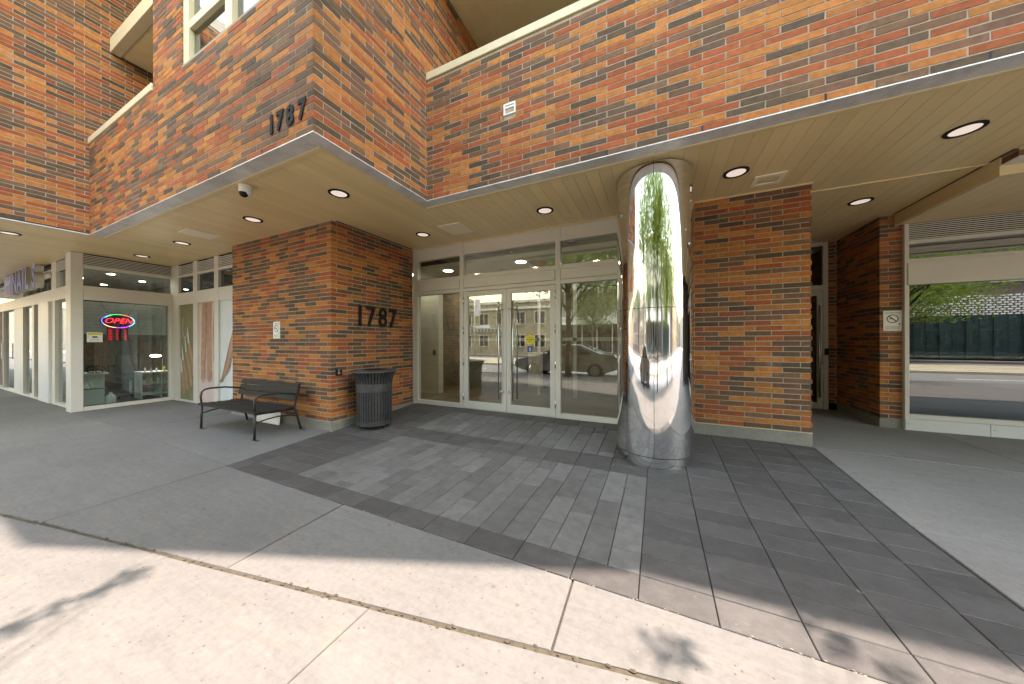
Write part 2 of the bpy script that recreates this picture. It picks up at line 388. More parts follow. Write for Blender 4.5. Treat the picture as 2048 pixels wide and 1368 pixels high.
# forecourt left of the paving, along the salon
xe = [-29, -23, -16.5, -11.1, -7.9]
slab([(-7.9, 1.92), (-4.445, 1.813), (LX(3.2), 3.2), (-4.70, 3.30), (-7.9, 3.30)])
slab([(-11.18, 1.95), (-7.9, 1.92), (-7.9, 3.46), (-11.18, 3.46)])
for a, b_ in ((-60, -45), (-45, -36), (-36, -29), (-29, -23), (-23, -16.5), (-16.5, -11.1), (-11.1, -7.9), (-7.9, -4.44)):
    yt = 2.1 if b_ < -11 else (1.95 if b_ < -7 else 1.91)
    if b_ == -4.44: slab([(a, ln(a)), (-4.36, ln(-4.36)), (-4.44, 1.81), (a, 1.92)])
    else: slab([(a, ln(a)), (b_, ln(b_)), (b_, 1.92 if b_ > -9 else 1.95), (a, 1.95)] if a > -12 else [(a, ln(a)), (b_, ln(b_)), (b_, 2.08), (a, 2.08)])
for a, b_ in ((-4.36, -2.43), (-2.43, -0.44), (-0.44, 1.78)):
    ta = -4.43 if a == -4.36 else a - 0.03 if a == -2.43 else a - 0.015
    tb = -2.47 if b_ == -2.43 else b_ - 0.015 if b_ == -0.44 else b_
    slab([(a, ln(a) + 0.010), (b_, ln(b_) + 0.010), (tb, 1.80), (ta, 1.80)])
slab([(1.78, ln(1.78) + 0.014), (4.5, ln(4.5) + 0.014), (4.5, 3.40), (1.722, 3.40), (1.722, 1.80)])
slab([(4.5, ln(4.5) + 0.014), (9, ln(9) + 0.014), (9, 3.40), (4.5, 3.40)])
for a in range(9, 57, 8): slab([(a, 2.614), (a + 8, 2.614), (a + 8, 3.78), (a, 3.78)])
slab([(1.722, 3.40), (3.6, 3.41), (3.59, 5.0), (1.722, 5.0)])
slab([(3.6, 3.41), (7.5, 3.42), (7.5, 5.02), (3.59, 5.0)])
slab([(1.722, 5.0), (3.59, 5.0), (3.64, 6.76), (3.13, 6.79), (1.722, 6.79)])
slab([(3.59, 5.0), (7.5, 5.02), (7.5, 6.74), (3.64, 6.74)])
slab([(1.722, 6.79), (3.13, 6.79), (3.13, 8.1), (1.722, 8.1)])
# public sidewalk, kerb side
ox = [-60, -53, -46, -40, -34, -29, -23, -17, -11.5, -8.6, -5.75, -2.91, -1.38, 0.15, 1.7, 3.25, 4.8, 6.4, 9, 14, 20, 27, 35, 45, 58]
for a, b_ in zip(ox[:-1], ox[1:]):
    slab([(a, -0.85), (b_, -0.85), (b_, ln(b_) - 0.006), (a, ln(a) - 0.006)])
    slab([(a, -2.42), (b_, -2.42), (b_, -0.85), (a, -0.85)])
j = MB(); N = 150; pts = []
for k in range(N + 1):
    x = -29 + 38 * k / N; pts.append(x)
for k in range(N):
    a, b_ = pts[k], pts[k + 1]
    h = lambda x: gz(x, ln(x)) - 0.004 - 0.003 * random.random()
    j.quad((a, ln(a) - 0.020, h(a)), (b_, ln(b_) - 0.020, h(b_)), (b_, ln(b_) + 0.022, h(b_)), (a, ln(a) + 0.022, h(a)))
rj = random.Random(3)
j2 = MB()
for k in range(160):       # crumbs of sandy filler spilling over the slab edges
    x = rj.uniform(-5.2, 1.9); y = ln(x) + rj.gauss(0, 0.009); s_ = rj.uniform(0.004, 0.013); a0 = rj.random() * 6
    n = 5; i = len(j2.v); z = gz(x, y) + 0.0005
    j2.v += [(x + s_ * rj.uniform(.6, 1) * math.cos(a0 + 2*math.pi*q/n) * 1.7, y + s_ * rj.uniform(.6, 1) * math.sin(a0 + 2*math.pi*q/n), z) for q in range(n)] + [(x, y, z + s_ * 0.35)]
    for q in range(n): j2.f.append((i + q, i + (q + 1) % n, i + n))
j3 = MB()
def bit(x, y, s_, h_):
    n = 5; i = len(j3.v); z = gz(x, y) + 0.0008; a0 = rj.random() * 6
    j3.v += [(x + s_ * rj.uniform(.5, 1) * math.cos(a0 + 2*math.pi*q/n), y + s_ * rj.uniform(.5, 1) * math.sin(a0 + 2*math.pi*q/n) * .6, z) for q in range(n)] + [(x, y, z + h_)]
    for q in range(n): j3.f.append((i + q, i + (q + 1) % n, i + n))
for k in range(150): bit(rj.uniform(-4.3, 1.7), 1.803 + rj.gauss(0, .006), rj.uniform(.003, .010), .002)
for k in range(90): bit(rj.uniform(-8, 3.5), rj.uniform(.4, 4.6), rj.uniform(.003, .009), .0015)
for k in range(60): bit(-4.6 + rj.random() * .12, rj.uniform(3.3, 5.0), rj.uniform(.004, .012), .003)
lt_ = obj('litter_crumbs', j3, 'litter', walk); lt_['kind'] = 'stuff'
jo = obj('joint_filler', j, 'sand_filler', walk); jo2 = obj('joint_crumbs', j2, 'sand_filler', walk); jo2['kind'] = 'stuff'

# dark and grey unit paving in front of the doors
pav = bpy.data.objects.new('paving', None); COL.objects.link(pav); tag(pav, kind='structure')
rp = random.Random(11)
def paver(x0, y0, x1, y1, mat, poly=None, gap=0.0022):
    P = poly or [(x0, y0), (x1, y0), (x1, y1), (x0, y1)]
    cx = sum(p[0] for p in P) / len(P); cyy = sum(p[1] for p in P) / len(P)
    mb = MB(); n = len(P); dz = rp.uniform(-0.0012, 0.0012); tx = rp.uniform(-.003, .003); ty = rp.uniform(-.003, .003)
    sg = lambda v, c, g_: v + (g_ if v < c else -g_)
    zt = lambda x, y: gz(x, y) + dz + (x - cx) * tx + (y - cyy) * ty
    a = [(sg(x, cx, gap), sg(y, cyy, gap)) for x, y in P]; b = [(sg(x, cx, gap + .0035), sg(y, cyy, gap + .0035)) for x, y in P]
    mb.v = [(x, y, gz(x, y) - .06) for x, y in a] + [(x, y, zt(x, y) - .0035) for x, y in a] + [(x, y, zt(x, y)) for x, y in b]
    mb.f.append(tuple(range(2 * n, 3 * n)))
    for k in range(n):
        q = (k + 1) % n; mb.f.append((k, q, n + q, n + k)); mb.f.append((n + k, n + q, 2 * n + q, 2 * n + k))
    return obj('paver', mb, mat, pav)
XB = [-0.10 + 0.375 * k for k in range(-12, 5)]          # slab columns
YB = [1.806 + 0.2043 * k for k in range(0, 16)]          # slab rows up to 5.04
YB = [y for y in YB if y < 4.95] + [5.04]
XC = XB + [1.715]
for i in range(len(XC) - 1):
    for k in range(len(YB) - 1):
        x0, x1, y0, y1 = XC[i], XC[i + 1], YB[k], YB[k + 1]; ym = (y0 + y1) / 2; xm = (x0 + x1) / 2
        if x1 <= LX(y1) + 0.02: continue
        if y1 > 3.22 and x1 < -4.64: continue
        infield = (-3.42 < xm < -0.10 and 2.0 < ym < 3.44) or (-3.60 < xm < -0.475 and 3.81 < ym < 4.76)
        if infield: continue
        if xm < -0.1 and 3.44 < ym < 3.81 and xm > -3.6: continue
        if -3.6 < xm < -0.475 and ym > 4.76: continue
        if x0 < LX(y0) + .05 and y0 < 3.3:
            paver(0, 0, 0, 0, 'paver_dark', [(max(x0, LX(y0)), y0), (x1, y0), (x1, y1), (max(x0, LX(y1)), y1)])
        elif x0 < -4.6 and y1 > 3.22: paver(-4.685, y0, x1, y1, 'paver_dark')
        else: paver(x0, y0, x1, y1, 'paver_dark')
yb2 = [3.440, 3.625, 3.812]
for i in range(len(XB) - 1):
    if not (-3.8 < XB[i] and XB[i + 1] < 0.0): continue
    for k in range(2): paver(XB[i] if XB[i] > -3.7 else -3.475, yb2[k], XB[i + 1], yb2[k + 1], 'paver_dark')
def planks(x0, x1, y0, y1, wdt, ln_):
    n = round((x1 - x0) / wdt); wd = (x1 - x0) / n
    for i in range(n):
        y = y0 - (0.0 if i % 2 == 0 else 0.205) - (0.0 if (i // 2) % 2 == 0 else 0.10)
        while y < y1 - 0.01:
            a, b_ = max(y, y0), min(y + ln_, y1)
            if b_ - a > 0.03: paver(x0 + i * wd, a, x0 + (i + 1) * wd, b_, 'paver_light')
            y += ln_
planks(-3.475, -0.10, 2.0105, 3.440, 0.1875, 0.41)
planks(-3.475, -0.475, 3.812, 4.76, 0.1875, 0.41)
k0 = -3.475
while k0 < -0.49: paver(k0, 4.76, min(k0 + 0.39, -0.475), 5.04, 'paver_dark'); k0 += 0.39
# kerb, road, tram bed, far side
kb = MB(); kb.box(-60, -2.60, -0.40, 60, -2.42, -0.005); tag(obj('kerb', kb, 'concrete'), kind='structure')
rd = MB().quad((-120, -22, -0.15), (120, -22, -0.15), (120, -2.60, -0.15), (-120, -2.60, -0.15)); tag(obj('road', rd, 'asphalt'), kind='structure')
tb = MB().box(-120, -14.2, -0.4, 120, -8.3, -0.03); tag(obj('tram_bed', tb, 'track_concrete'), kind='structure')
tr = MB()
for y in (-9.2, -10.7, -11.9, -13.4): tr.box(-120, y - .035, -0.03, 120, y + .035, -0.022)
tag(obj('tram_rail', tr, 'steel'), kind='structure')
fs = MB().box(-120, -23.5, -0.4, 120, -18.6, 0.0); tag(obj('far_sidewalk', fs, 'concrete'), kind='structure')
for xk in range(9):
    mk = MB().box(-22 + 5.5 * xk, -5.55, -0.149, -20 + 5.5 * xk, -5.43, -0.146); tag(obj('lane_marking', mk, 'sign_white'), kind='structure')

# ================================================================== APARTMENT BUILDING
B = thing('apartment_building', (0, 6, 0), 'multicoloured brick apartment building with tan soffit over a recessed glazed entrance', 'building')
MOD, CRS, JT = 0.285, 0.0666, 0.0115
PAL = [((0.405, 0.144, 0.033), .31), ((0.318, 0.080, 0.024), .24), ((0.162, 0.079, 0.043), .27), ((0.100, 0.061, 0.036), .18)]
def brick_col(r):
    t = r.random(); a = 0
    for c, p in PAL:
        a += p
        if t <= a: break
    k = r.uniform(0.82, 1.18); h = r.uniform(-0.06, 0.06)
    return (c[0] * k, c[1] * k * (1 + h), c[2] * k)
BR = []      # every brick: (score, 8 verts [front 4, back 4], colour, wall part)
def brick_face(axis, plane, sgn, u0, u1, z0, z1, wall, holes=(), phase=0, start=None, seed=0, tooth=0.0, weep=False):
    """axis 'y': face in plane y=plane looking sgn; u is x. axis 'x': u is y. start: u of the corner the bond starts from."""
    st = u0 if start is None else start; dr = 1 if st == u0 else -1; L = abs(u1 - u0)
    n = int((z1 - z0) / CRS + 0.35)
    for i in range(n):
        za, zb = z0 + i * CRS, min(z0 + i * CRS + CRS - JT, z1)
        if zb - za < 0.02: continue
        cr = random.Random(seed * 7919 + i)            # the same corner brick colour on both faces
        rr = random.Random((seed * 31 + (1 if axis == 'y' else 2)) * 104729 + i * 613 + int(abs(plane) * 1000))
        first = (0.092 if (i + phase) % 2 == 0 else MOD - JT)
        u = -tooth * (i % 2) * rr.uniform(.6, 1.2); k = 0
        while u < L - 0.012:
            ln_ = first if k == 0 else MOD - JT
            ue = min(u + ln_, L)
            a, b_ = (st + dr * u, st + dr * ue); a, b_ = min(a, b_), max(a, b_)
            c = brick_col(cr) if k == 0 else brick_col(rr)
            segs = [(a, b_)]
            for h in holes:
                if zb > h[2] + .003 and za < h[3] - .003:
                    nn = []
                    for p, q in segs:
                        if q <= h[0] or p >= h[1]: nn.append((p, q)); continue
                        if p < h[0]: nn.append((p, h[0]))
                        if q > h[1]: nn.append((h[1], q))
                    segs = nn
            for p, q in segs:
                if q - p < 0.012: continue
                jx = lambda: rr.uniform(-.0016, .0016)
                pr = rr.uniform(-.0015, .0015); bk = 0.020
                f = plane + sgn * pr
                uv = [(p + jx(), za + jx()), (q + jx(), za + jx()), (q + jx(), zb + jx()), (p + jx(), zb + jx())]
                if axis == 'y':
                    fr = [(x, f, z) for x, z in uv]; ba = [(x, plane - sgn * bk, z) for x, z in uv]
                else:
                    fr = [(f, x, z) for x, z in uv]; ba = [(plane - sgn * bk, x, z) for x, z in uv]
                pp = [pj(*v) for v in fr]; sc = 0.0
                if all(pp):
                    ar = 0.5 * abs(sum(pp[t][0] * pp[(t+1) % 4][1] - pp[(t+1) % 4][0] * pp[t][1] for t in range(4)))
                    cxp = sum(t[0] for t in pp) / 4; cyp = sum(t[1] for t in pp) / 4
                    if 25 < cxp < 2023 and 12 < cyp < 1356: sc = ar
                BR.append((sc, fr + ba, c, wall, (axis, sgn)))
            if weep and i == 0 and k % 3 == 2:
                c_ = st + dr * (ue + JT / 2); WEEP.append((axis, plane, sgn, c_, za, zb, wall))
            u = ue + JT; k += 1
WEEP = []
def wall(name, mb, label=None):
    o = obj(name, mb, 'mortar', B)
    if label: o['label'] = label
    return o
e = 0.003   # depth of the raked joint
YF, XS, YR, XL = 1.80, -2.86, 3.35, -9.20
Z0 = S + 0.012
# projecting bay over the street: front and right-hand side
mb = MB().box(XL + .004, YF + e, Z0 - .008, -6.43, YF + .22, 4.955); mb.box(-6.43, YF + e, Z0 - .008, XS - e, YF + .22, 4.972)
mb.box(-6.43, YF + e, 4.972, -5.552, YF + .22, 7.75); mb.box(-3.598, YF + e, 4.972, XS - e, YF + .22, 7.75); mb.box(-5.552, YF + e, 7.05, -3.598, YF + .22, 7.75)
W1 = wall('bay_wall', mb)
brick_face('y', YF, -1, XL, XS, Z0, 4.955, W1, start=XS, seed=1, phase=1, weep=True)
nb = int((4.955 - Z0) / CRS + .35)
brick_face('y', YF, -1, -6.43, XS, Z0 + nb * CRS, 7.75, W1, holes=[(-5.55, -3.60, 4.975, 7.05)], start=XS, seed=2, phase=(1 + nb) % 2)
mb = MB().box(XS - .22, YF + .22, Z0 - .008, XS - e, 6.4, 7.75); W2 = wall('bay_side_wall', mb)
brick_face('x', XS, 1, YF, 6.4, Z0, Z0 + nb * CRS, W2, start=YF, seed=1, phase=0, weep=True)
brick_face('x', XS, 1, YF, 6.4, Z0 + nb * CRS, 7.75, W2, start=YF, seed=2, phase=nb % 2)
# balcony parapet over the entrance
mb = MB().box(XS + .002, YR + e, Z0 - .008, 7.0, YR + .22, 4.975); W3 = wall('parapet_wall', mb)
brick_face('y', YR, -1, XS + .008, 7.0, Z0, 4.975, W3, seed=5, weep=True, holes=[(-1.675, -1.522, 4.13, 4.262)])
# the neighbouring bay on the left
mb = MB().box(XL - .22, -1.2, Z0 - .008, XL - e, 4.2, 8.6); W4 = wall('neighbouring_bay_wall', mb)
brick_face('x', XL, 1, -1.2, 4.2, Z0 + .02, 8.6, W4, seed=6)
mb = MB().box(-26, -1.2, Z0 - .008, XL - .22, -1.0, 8.6); obj('neighbouring_bay_front', mb, 'mortar', B)
# ground floor: entrance pier, wall behind the column, passage, right-hand pier
PX, PY = -4.69, 3.227
mb = MB().box(-7.70, PY + e, 0.12, PX - e, PY + .24, S + .05); W5 = wall('entrance_pier', mb)
brick_face('y', PY, -1, -7.70, PX, 0.146, S - .001, W5, start=PX, seed=8, phase=0)
mb = MB().box(PX - .24, PY + .24, 0.12, PX - e, 5.04, S + .05); W6 = wall('entrance_pier_side', mb)
brick_face('x', PX, 1, PY, 5.03, 0.146, S - .001, W6, start=PY, seed=8, phase=1)
YW, XW = 5.01, 1.706
mb = MB().box(-0.30, YW + e, 0.27, XW - e, YW + .24, S + .05); mb.box(XW - .24, YW + .24, 0.1, XW - e, 8.08, S + .05); W7 = wall('column_wall', mb)
brick_face('y', YW, -1, -0.30, XW, 0.278, S - .001, W7, start=XW, seed=9, phase=0, tooth=.014, weep=True)
brick_face('x', XW, 1, YW, 8.08, 0.278, S - .001, W7, start=YW, seed=9, phase=1)
XR, YP = 3.13, 6.80
mb = MB().box(XR + e, YP + e, 0.2, 3.42, YP + .24, S + .04); mb.box(XR + e, YP + .24, 0.2, XR + .24, 8.08, S + .04); mb.box(3.01, 8.08 + e, 0.2, XR + .24, 8.30, S + .04); W8 = wall('passage_wall', mb)
brick_face('x', XR, -1, YP, 8.07, 0.212, S - .001, W8, start=YP, seed=10, phase=1)
brick_face('y', YP, -1, XR, 3.385, 0.212, S - .001, W8, start=XR, seed=10, phase=0)
brick_face('y', 8.08, -1, 3.01, XR - .003, 0.212, S - .001, W8, seed=12)
mb = MB().box(3.30 + e, 5.0 + e, 3.262, 7.0, 5.17, S + .05); W9 = wall('downstand_wall', mb)
brick_face('y', 5.0, -1, 3.30, 7.0, 3.266, S, W9, seed=13); brick_face('x', 3.30, -1, 5.0, 5.17, 3.266, S, W9, seed=13, phase=1)
# split: the 300 bricks that show largest are pieces of their own, the rest is one mesh
def faces_for(key):
    f = [(0, 1, 2, 3), (0, 4, 5, 1), (1, 5, 6, 2), (2, 6, 7, 3), (3, 7, 4, 0)]
    ax, sg = key
    flip = (ax == 'y' and sg > 0) or (ax == 'x' and sg < 0)
    return [t[::-1] for t in f] if flip else f
def visible(bk):
    c = bk[1][0]; wn_ = bk[3]
    if wn_ == W7: return c[0] > 0.75 and bk[4][0] == 'y'
    if wn_ == W8: return bk[4] == ('y', -1) and c[0] > XR - .05
    if wn_ == W6: return c[2] > 1.05
    if wn_ == W5: return c[2] > 0.95
    if wn_ == W2: return c[1] < 3.3
    if wn_ == W9: return False
    return True
def set_col(me, cols_per_face):
    ca = me.color_attributes.new('Col', 'FLOAT_COLOR', 'CORNER'); flat = []
    for poly, c in zip(me.polygons, cols_per_face):
        flat += [c[0], c[1], c[2], 1.0] * poly.loop_total
    ca.data.foreach_set('color', flat)
BR.sort(key=lambda t: -t[0])
single, rest = [], []
for bk in BR:
    if len(single) < 300 and bk[0] > 0 and visible(bk): single.append(bk)
    else: rest.append(bk)
bo = wloc(B)
for sc, vv, c, wl_, key in single:
    me = bpy.data.meshes.new('brick'); me.from_pydata([(x - bo.x, y - bo.y, z - bo.z) for x, y, z in vv], [], faces_for(key)); me.update()
    set_col(me, [c] * 5); me.materials.append(MATS['brick'])
    o = bpy.data.objects.new('brick', me); COL.objects.link(o); o.parent = wl_
V, F, C = [], [], []
for sc, vv, c, wl_, key in rest:
    i = len(V); V += [(x - bo.x, y - bo.y, z - bo.z) for x, y, z in vv]
    for t in faces_for(key): F.append(tuple(i + q for q in t)); C.append(c)
me = bpy.data.meshes.new('brickwork'); me.from_pydata(V, [], F); me.update(); set_col(me, C); me.materials.append(MATS['brick'])
o = bpy.data.objects.new('brickwork', me); COL.objects.link(o); o.parent = B; o['kind'] = 'stuff'; o['label'] = 'orange, red and brown bricks laid in courses over the walls'

for axis, pl, sg, c_, za, zb, wl_ in WEEP:
    pp = pj(c_, pl, za) if axis == 'y' else pj(pl, c_, za)
    if not pp or not (0 < pp[0] < 2048 and 0 < pp[1] < 1368): continue
    mb = MB()
    if axis == 'y': mb.box(c_ - .0075, pl - .0005, za - .004, c_ + .0075, pl + .02, zb)
    else: mb.box(pl - .02, c_ - .0075, za - .004, pl + .0005, c_ + .0075, zb)
    obj('weep_hole', mb, 'dark_void', wl_)
# concrete footings under the brick
def bpart(name, mat, *boxes, bev=0.0, label=None, parent=None):
    mb = MB()
    for b_ in boxes: (mb.bbox(*b_, b=bev) if bev else mb.box(*b_))
    o = obj(name, mb, mat, parent or B)
    if label: o['label'] = label
    return o
bpart('footing', 'concrete_base', (-7.72, PY - .018, -0.10, PX + .018, PY + .3, 0.134), bev=.006)
bpart('footing', 'concrete_base', (PX - .30, PY + .30, -0.05, PX + .016, 5.04, 0.136), bev=.006)
bpart('footing', 'concrete_base', (-0.30, YW - .014, 0.02, XW + .012, YW + .3, 0.266), bev=.006)
bpart('footing_trim', 'cap_beige', (-0.30, YW - .018, 0.2665, XW + .014, YW + .05, 0.275))
bpart('footing', 'concrete_base', (XR - .012, YP - .014, -0.05, 3.40, YP + .12, 0.204), bev=.006)
bpart('footing', 'concrete_base', (XR - .010, YP + .12, -0.05, XR + .2, 8.06, 0.206), bev=.006)
# lintel plates, caps
lz0, lz1 = S - 0.004, S + 0.006
bpart('lintel', 'galvanised', (XL + .02, YF - .006, lz0, XS + .006, YF + .155, lz1))
bpart('lintel', 'galvanised', (XS - .155, YF + .157, lz0, XS + .006, YR - .007, lz1))
bpart('lintel', 'galvanised', (XS - .155, YR - .005, lz0, 7.0, YR + .160, lz1))
bpart('lintel', 'galvanised', (XL - .12, -1.2, lz0, XL + .006, YF - .008, lz1))
bpart('lintel', 'galvanised', (3.29, 4.99, 3.254, 7.0, 5.17, 3.260))
bpart('soffit_trim', 'tan_trim', (XL + .02, YF + .158, S - .012, XS - .158, YF + .195, S + .01))
bpart('soffit_trim', 'tan_trim', (XS - .195, YF + .196, S - .0125, XS - .158, YR + .16, S + .01))
bpart('soffit_trim', 'tan_trim', (XS - .195, YR + .162, S - .012, 7.0, YR + .20, S + .01))
bpart('soffit_trim', 'tan_trim', (-4.69, 5.012, S - .010, -0.30, 5.038, S + .01))
bpart('soffit_trim', 'tan_trim', (-0.30, 4.985, S - .010, XW + .02, 5.008, S + .01))
bpart('soffit_trim', 'tan_trim', (XW + .02, 5.285, S - .010, 3.30, 5.315, S + .01))
bpart('parapet_cap', 'cap_beige', (XL + .005, YF - .02, 4.958, -6.432, YF + .26, 5.062), bev=.004)
bpart('parapet_cap', 'cap_beige', (XS + .004, YR - .02, 4.978, 7.0, YR + .26, 5.080), bev=.004)
# upper balcony slabs
bpart('balcony_slab', 'cap_beige', (XL + .006, 2.03, 6.80, -6.30, 2.16, 7.06), bev=.004, label='beige edge of the upper balcony slab')
bpart('balcony_slab', 'tan_trim', (XL + .006, 2.162, 6.82, -6.0, 6.0, 7.05))
bpart('balcony_slab', 'tan_trim', (XS + .004, 3.30, 6.60, 7.0, 6.4, 6.85))
bpart('balcony_floor', 'concrete', (XL + .006, YF + .24, 3.72, XS - .24, 9.4, 3.9), (XS + .006, YR + .24, 3.74, 7, 9.4, 3.92))
# upper storeys, roof and back, which shade the forecourt
bpart('upper_storey', 'mortar', (-26, 6.42, 3.95, 9, 6.6, 10.0), (-26, 1.95, 8.6, XL - .3, 2.1, 10))
rf = MB().prism([(-30, 0.7), (-5.6, 0.7), (-5.6, 1.85), (-0.38, 1.88), (3.50, 3.41), (13, 3.95), (13, 14), (-30, 14)], 10.0, 10.3); obj('roof', rf, 'pale_stone', B)  # unseen outline shaped to cast the ground shadow edge and shade the left bay
rf = MB().prism([(-30, -1.2), (XL, -1.2), (XL, 1.86), (-30, 1.86)], 8.62, 8.9); obj('roof', rf, 'pale_stone', B)
bpart('rear_wall', 'mortar', (-30, 9.6, -0.2, 9, 9.8, 10.0), (8.8, 3.6, 3.4, 9.0, 9.6, 10.0))
bpart('floor_slab', 'dark_void', (-26, YF + .3, S + .06, XS - .3, 9.6, 3.70), (XS - .3, YR + .3, S + .061, 9, 9.6, 3.701), (-26, -1.0, S + .062, XL - .3, 9.5, 3.69))
# soffit boards
SO = part('soffit', B)
SO.location = (0, 0, 0)
def board(x0, y0, x1, y1, z, k):
    g_ = 0.0014 if k % 2 else 0.0007; b = 0.0022
    mb = MB(); a0, a1 = x0 + g_, x1 - g_
    mb.v = [(a0, y0, z + .012), (a0, y0, z + b * .6), (a0 + b, y0, z), (a1 - b, y0, z), (a1, y0, z + b * .6), (a1, y0, z + .012)]
    mb.v += [(x, y1, zz) for x, y, zz in mb.v]
    for q in range(5): mb.f.append((q, q + 1, q + 7, q + 6))
    return obj('soffit_board', mb, 'soffit_tan', SO)
P = 0.1435; x = -18.0 + 0.0; k = 0
x = 0.539 - P * 184
while x < 6.9:
    a, b_ = x, x + P; m_ = (a + b_) / 2; R_ = []
    if m_ < -11.25: R_ = [(-1.2, 2.06)]
    elif m_ < XL - .12: R_ = [(-1.2, 3.46)]
    elif m_ < XL + .06: R_ = [(1.97, 3.46)] if m_ > XL else [(-1.2, 3.46)]
    elif m_ < -7.70: R_ = [(YF + .196, 3.46)]
    elif m_ < PX: R_ = [(YF + .196, PY + .06)]
    elif m_ < XS - .19: R_ = [(YF + .196, 5.03)]
    elif m_ < XW: R_ = [(YR + .20, 5.03)]
    elif m_ < 3.26: R_ = [(YR + .20, 5.284), (5.316, 8.09)]
    else: R_ = [(YR + .20, 5.0)]
    for y0, y1 in R_:
        board(a, y0, b_, y1, S + 0.002, k)
    if 3.3 < m_: board(a, 5.20, b_, 6.75, 3.160, k)
    x += P; k += 1
bpart('soffit_backing', 'dark_void', (-26, -1.2, S + .016, XL, 3.5, S + .03), (XL, YF + .15, S + .016, XS - .1, 5.1, S + .031), (XS - .1, YR + .15, S + .016, 6.9, 8.3, S + .032), (3.3, 5.2, 3.176, 7, 6.76, 3.19), parent=SO)
bpart('bulkhead', 'tan_trim', (3.285, 5.172, 3.148, 3.315, 6.79, S + .002), (3.315, 5.172, 3.149, 7.0, 5.20, 3.253))
# flush access panels and grilles in the soffit
bpart('access_panel', 'vent_beige', (-7.60, 2.41, S - .008, -7.175, 2.845, S + .004), bev=.003)
bpart('access_panel', 'vent_beige', (-3.335, 4.16, S - .008, -2.885, 4.62, S + .004), bev=.003)
def grille(x0, y0, x1, y1):
    fr = bpart('soffit_grille', 'vent_beige', (x0, y0, S - .010, x1, y0 + .05, S + .002), (x0, y1 - .05, S - .010, x1, y1, S + .002), (x0, y0 + .05, S - .010, x0 + .05, y1 - .05, S + .002), (x1 - .05, y0 + .05, S - .010, x1, y1 - .05, S + .002))
    n = 3
    for i in range(n):
        yy = y0 + .05 + (y1 - y0 - .1) * (i + .15) / n; y2 = y0 + .05 + (y1 - y0 - .1) * (i + .8) / n
        mb = MB(); mb.v = [(x0 + .05, yy, S - .012), (x1 - .05, yy, S - .012), (x1 - .05, y2, S - .001), (x0 + .05, y2, S - .001), (x0 + .05, yy, S - .009), (x1 - .05, yy, S - .009), (x1 - .05, y2, S + .002), (x0 + .05, y2, S + .002)]
        mb.f = [(3, 2, 1, 0), (4, 5, 6, 7), (0, 1, 5, 4), (2, 3, 7, 6)]
        obj('slat', mb, 'vent_beige', fr)
grille(1.045, 4.525, 1.345, 4.80); grille(1.90, 6.55, 2.2, 6.83)
# dryer vent cover in the parapet
vt = bpart('wall_vent', 'plastic_white', (-1.675, YR - .012, 4.13, -1.660, YR + .05, 4.262), (-1.537, YR - .012, 4.13, -1.522, YR + .05, 4.262), (-1.660, YR - .012, 4.242, -1.537, YR + .05, 4.262), (-1.660, YR - .012, 4.13, -1.537, YR + .05, 4.142))
bpart('flap', 'plastic_white', (-1.658, YR - .006, 4.210, -1.539, YR + .004, 4.232), parent=vt)
bpart('duct', 'dark_void', (-1.658, YR + .04, 4.143, -1.539, YR + .045, 4.241), parent=vt)
# upper window in the bay
uw = bpart('bay_window', 'frame_cream', (-5.549, YF + .02, 4.978, -5.40, YF + .14, 7.05), (-4.49, YF + .02, 4.979, -4.34, YF + .14, 7.05), (-3.75, YF + .02, 4.978, -3.601, YF + .14, 7.05), (-5.40, YF + .03, 5.42, -4.49, YF + .13, 5.52), (-5.40, YF + .03, 6.9, -3.75, YF + .13, 7.049), (-5.40, YF + .03, 4.979, -4.49, YF + .13, 5.01), (-4.34, YF + .03, 4.979, -3.75, YF + .13, 5.01))
for a in ((-5.40, 5.01, -4.49, 5.42), (-5.40, 5.52, -4.49, 6.9), (-4.34, 5.01, -3.75, 6.9)):
    bpart('pane', 'pane_window', (a[0], YF + .075, a[1], a[2], YF + .083, a[3]), parent=uw)
bpart('blind', 'ceiling_white', (-5.5, YF + .35, 4.9, -3.6, YF + .37, 7.05), parent=uw)
bpart('sill', 'cap_beige', (-5.552, YF + .012, 4.960, -3.598, YF + .10, 4.9775), parent=uw)

# ------------------------------------------------ entrance glazing
YG0, YG1, YGP = 5.04, 5.14, 5.085
EN = bpart('entrance_window', 'frame_white', (-4.684, YG0, 0.10, -4.56, YG1, S), (-0.42, YG0, 0.10, -0.302, YG1, S))
for a, b_ in ((-3.50, -3.414), (-1.56, -1.474)): bpart('mullion', 'frame_white', (a, YG0 - .004, 0.10, b_, YG1, S - .002), parent=EN, bev=.003)
bays = [(-4.56, -3.50), (-3.414, -1.56), (-1.474, -0.42)]
for i, (a, b_) in enumerate(bays):
    for z0, z1 in ((2.375, 2.445), (2.622, 2.694), (3.094, 3.142)) + (((0.10, 0.196),) if i != 1 else ()):
        bpart('rail', 'frame_white', (a, YG0, z0, b_, YG1 - .002, z1), parent=EN, bev=.003)
    bpart('spandrel_panel', 'frame_white', (a + .008, YG0 - .012, 2.449, b_ - .006, YG1 - .02, 2.618), parent=EN, bev=.003)
    bpart('header_panel', 'frame_white', (a, YG0 + .012, 3.143, b_, YG1 - .02, S - .003), parent=EN)
    bpart('pane', 'pane_clear', (a, YGP, 2.694, b_, YGP + .008, 3.094), parent=EN)
    if i != 1: bpart('pane', 'pane_clear', (a, YGP, 0.196, b_, YGP + .008, 2.375), parent=EN)
bpart('threshold', 'steel', (-3.414, YG0 - .03, 0.09, -1.56, YG1 + .02, 0.128), parent=EN)
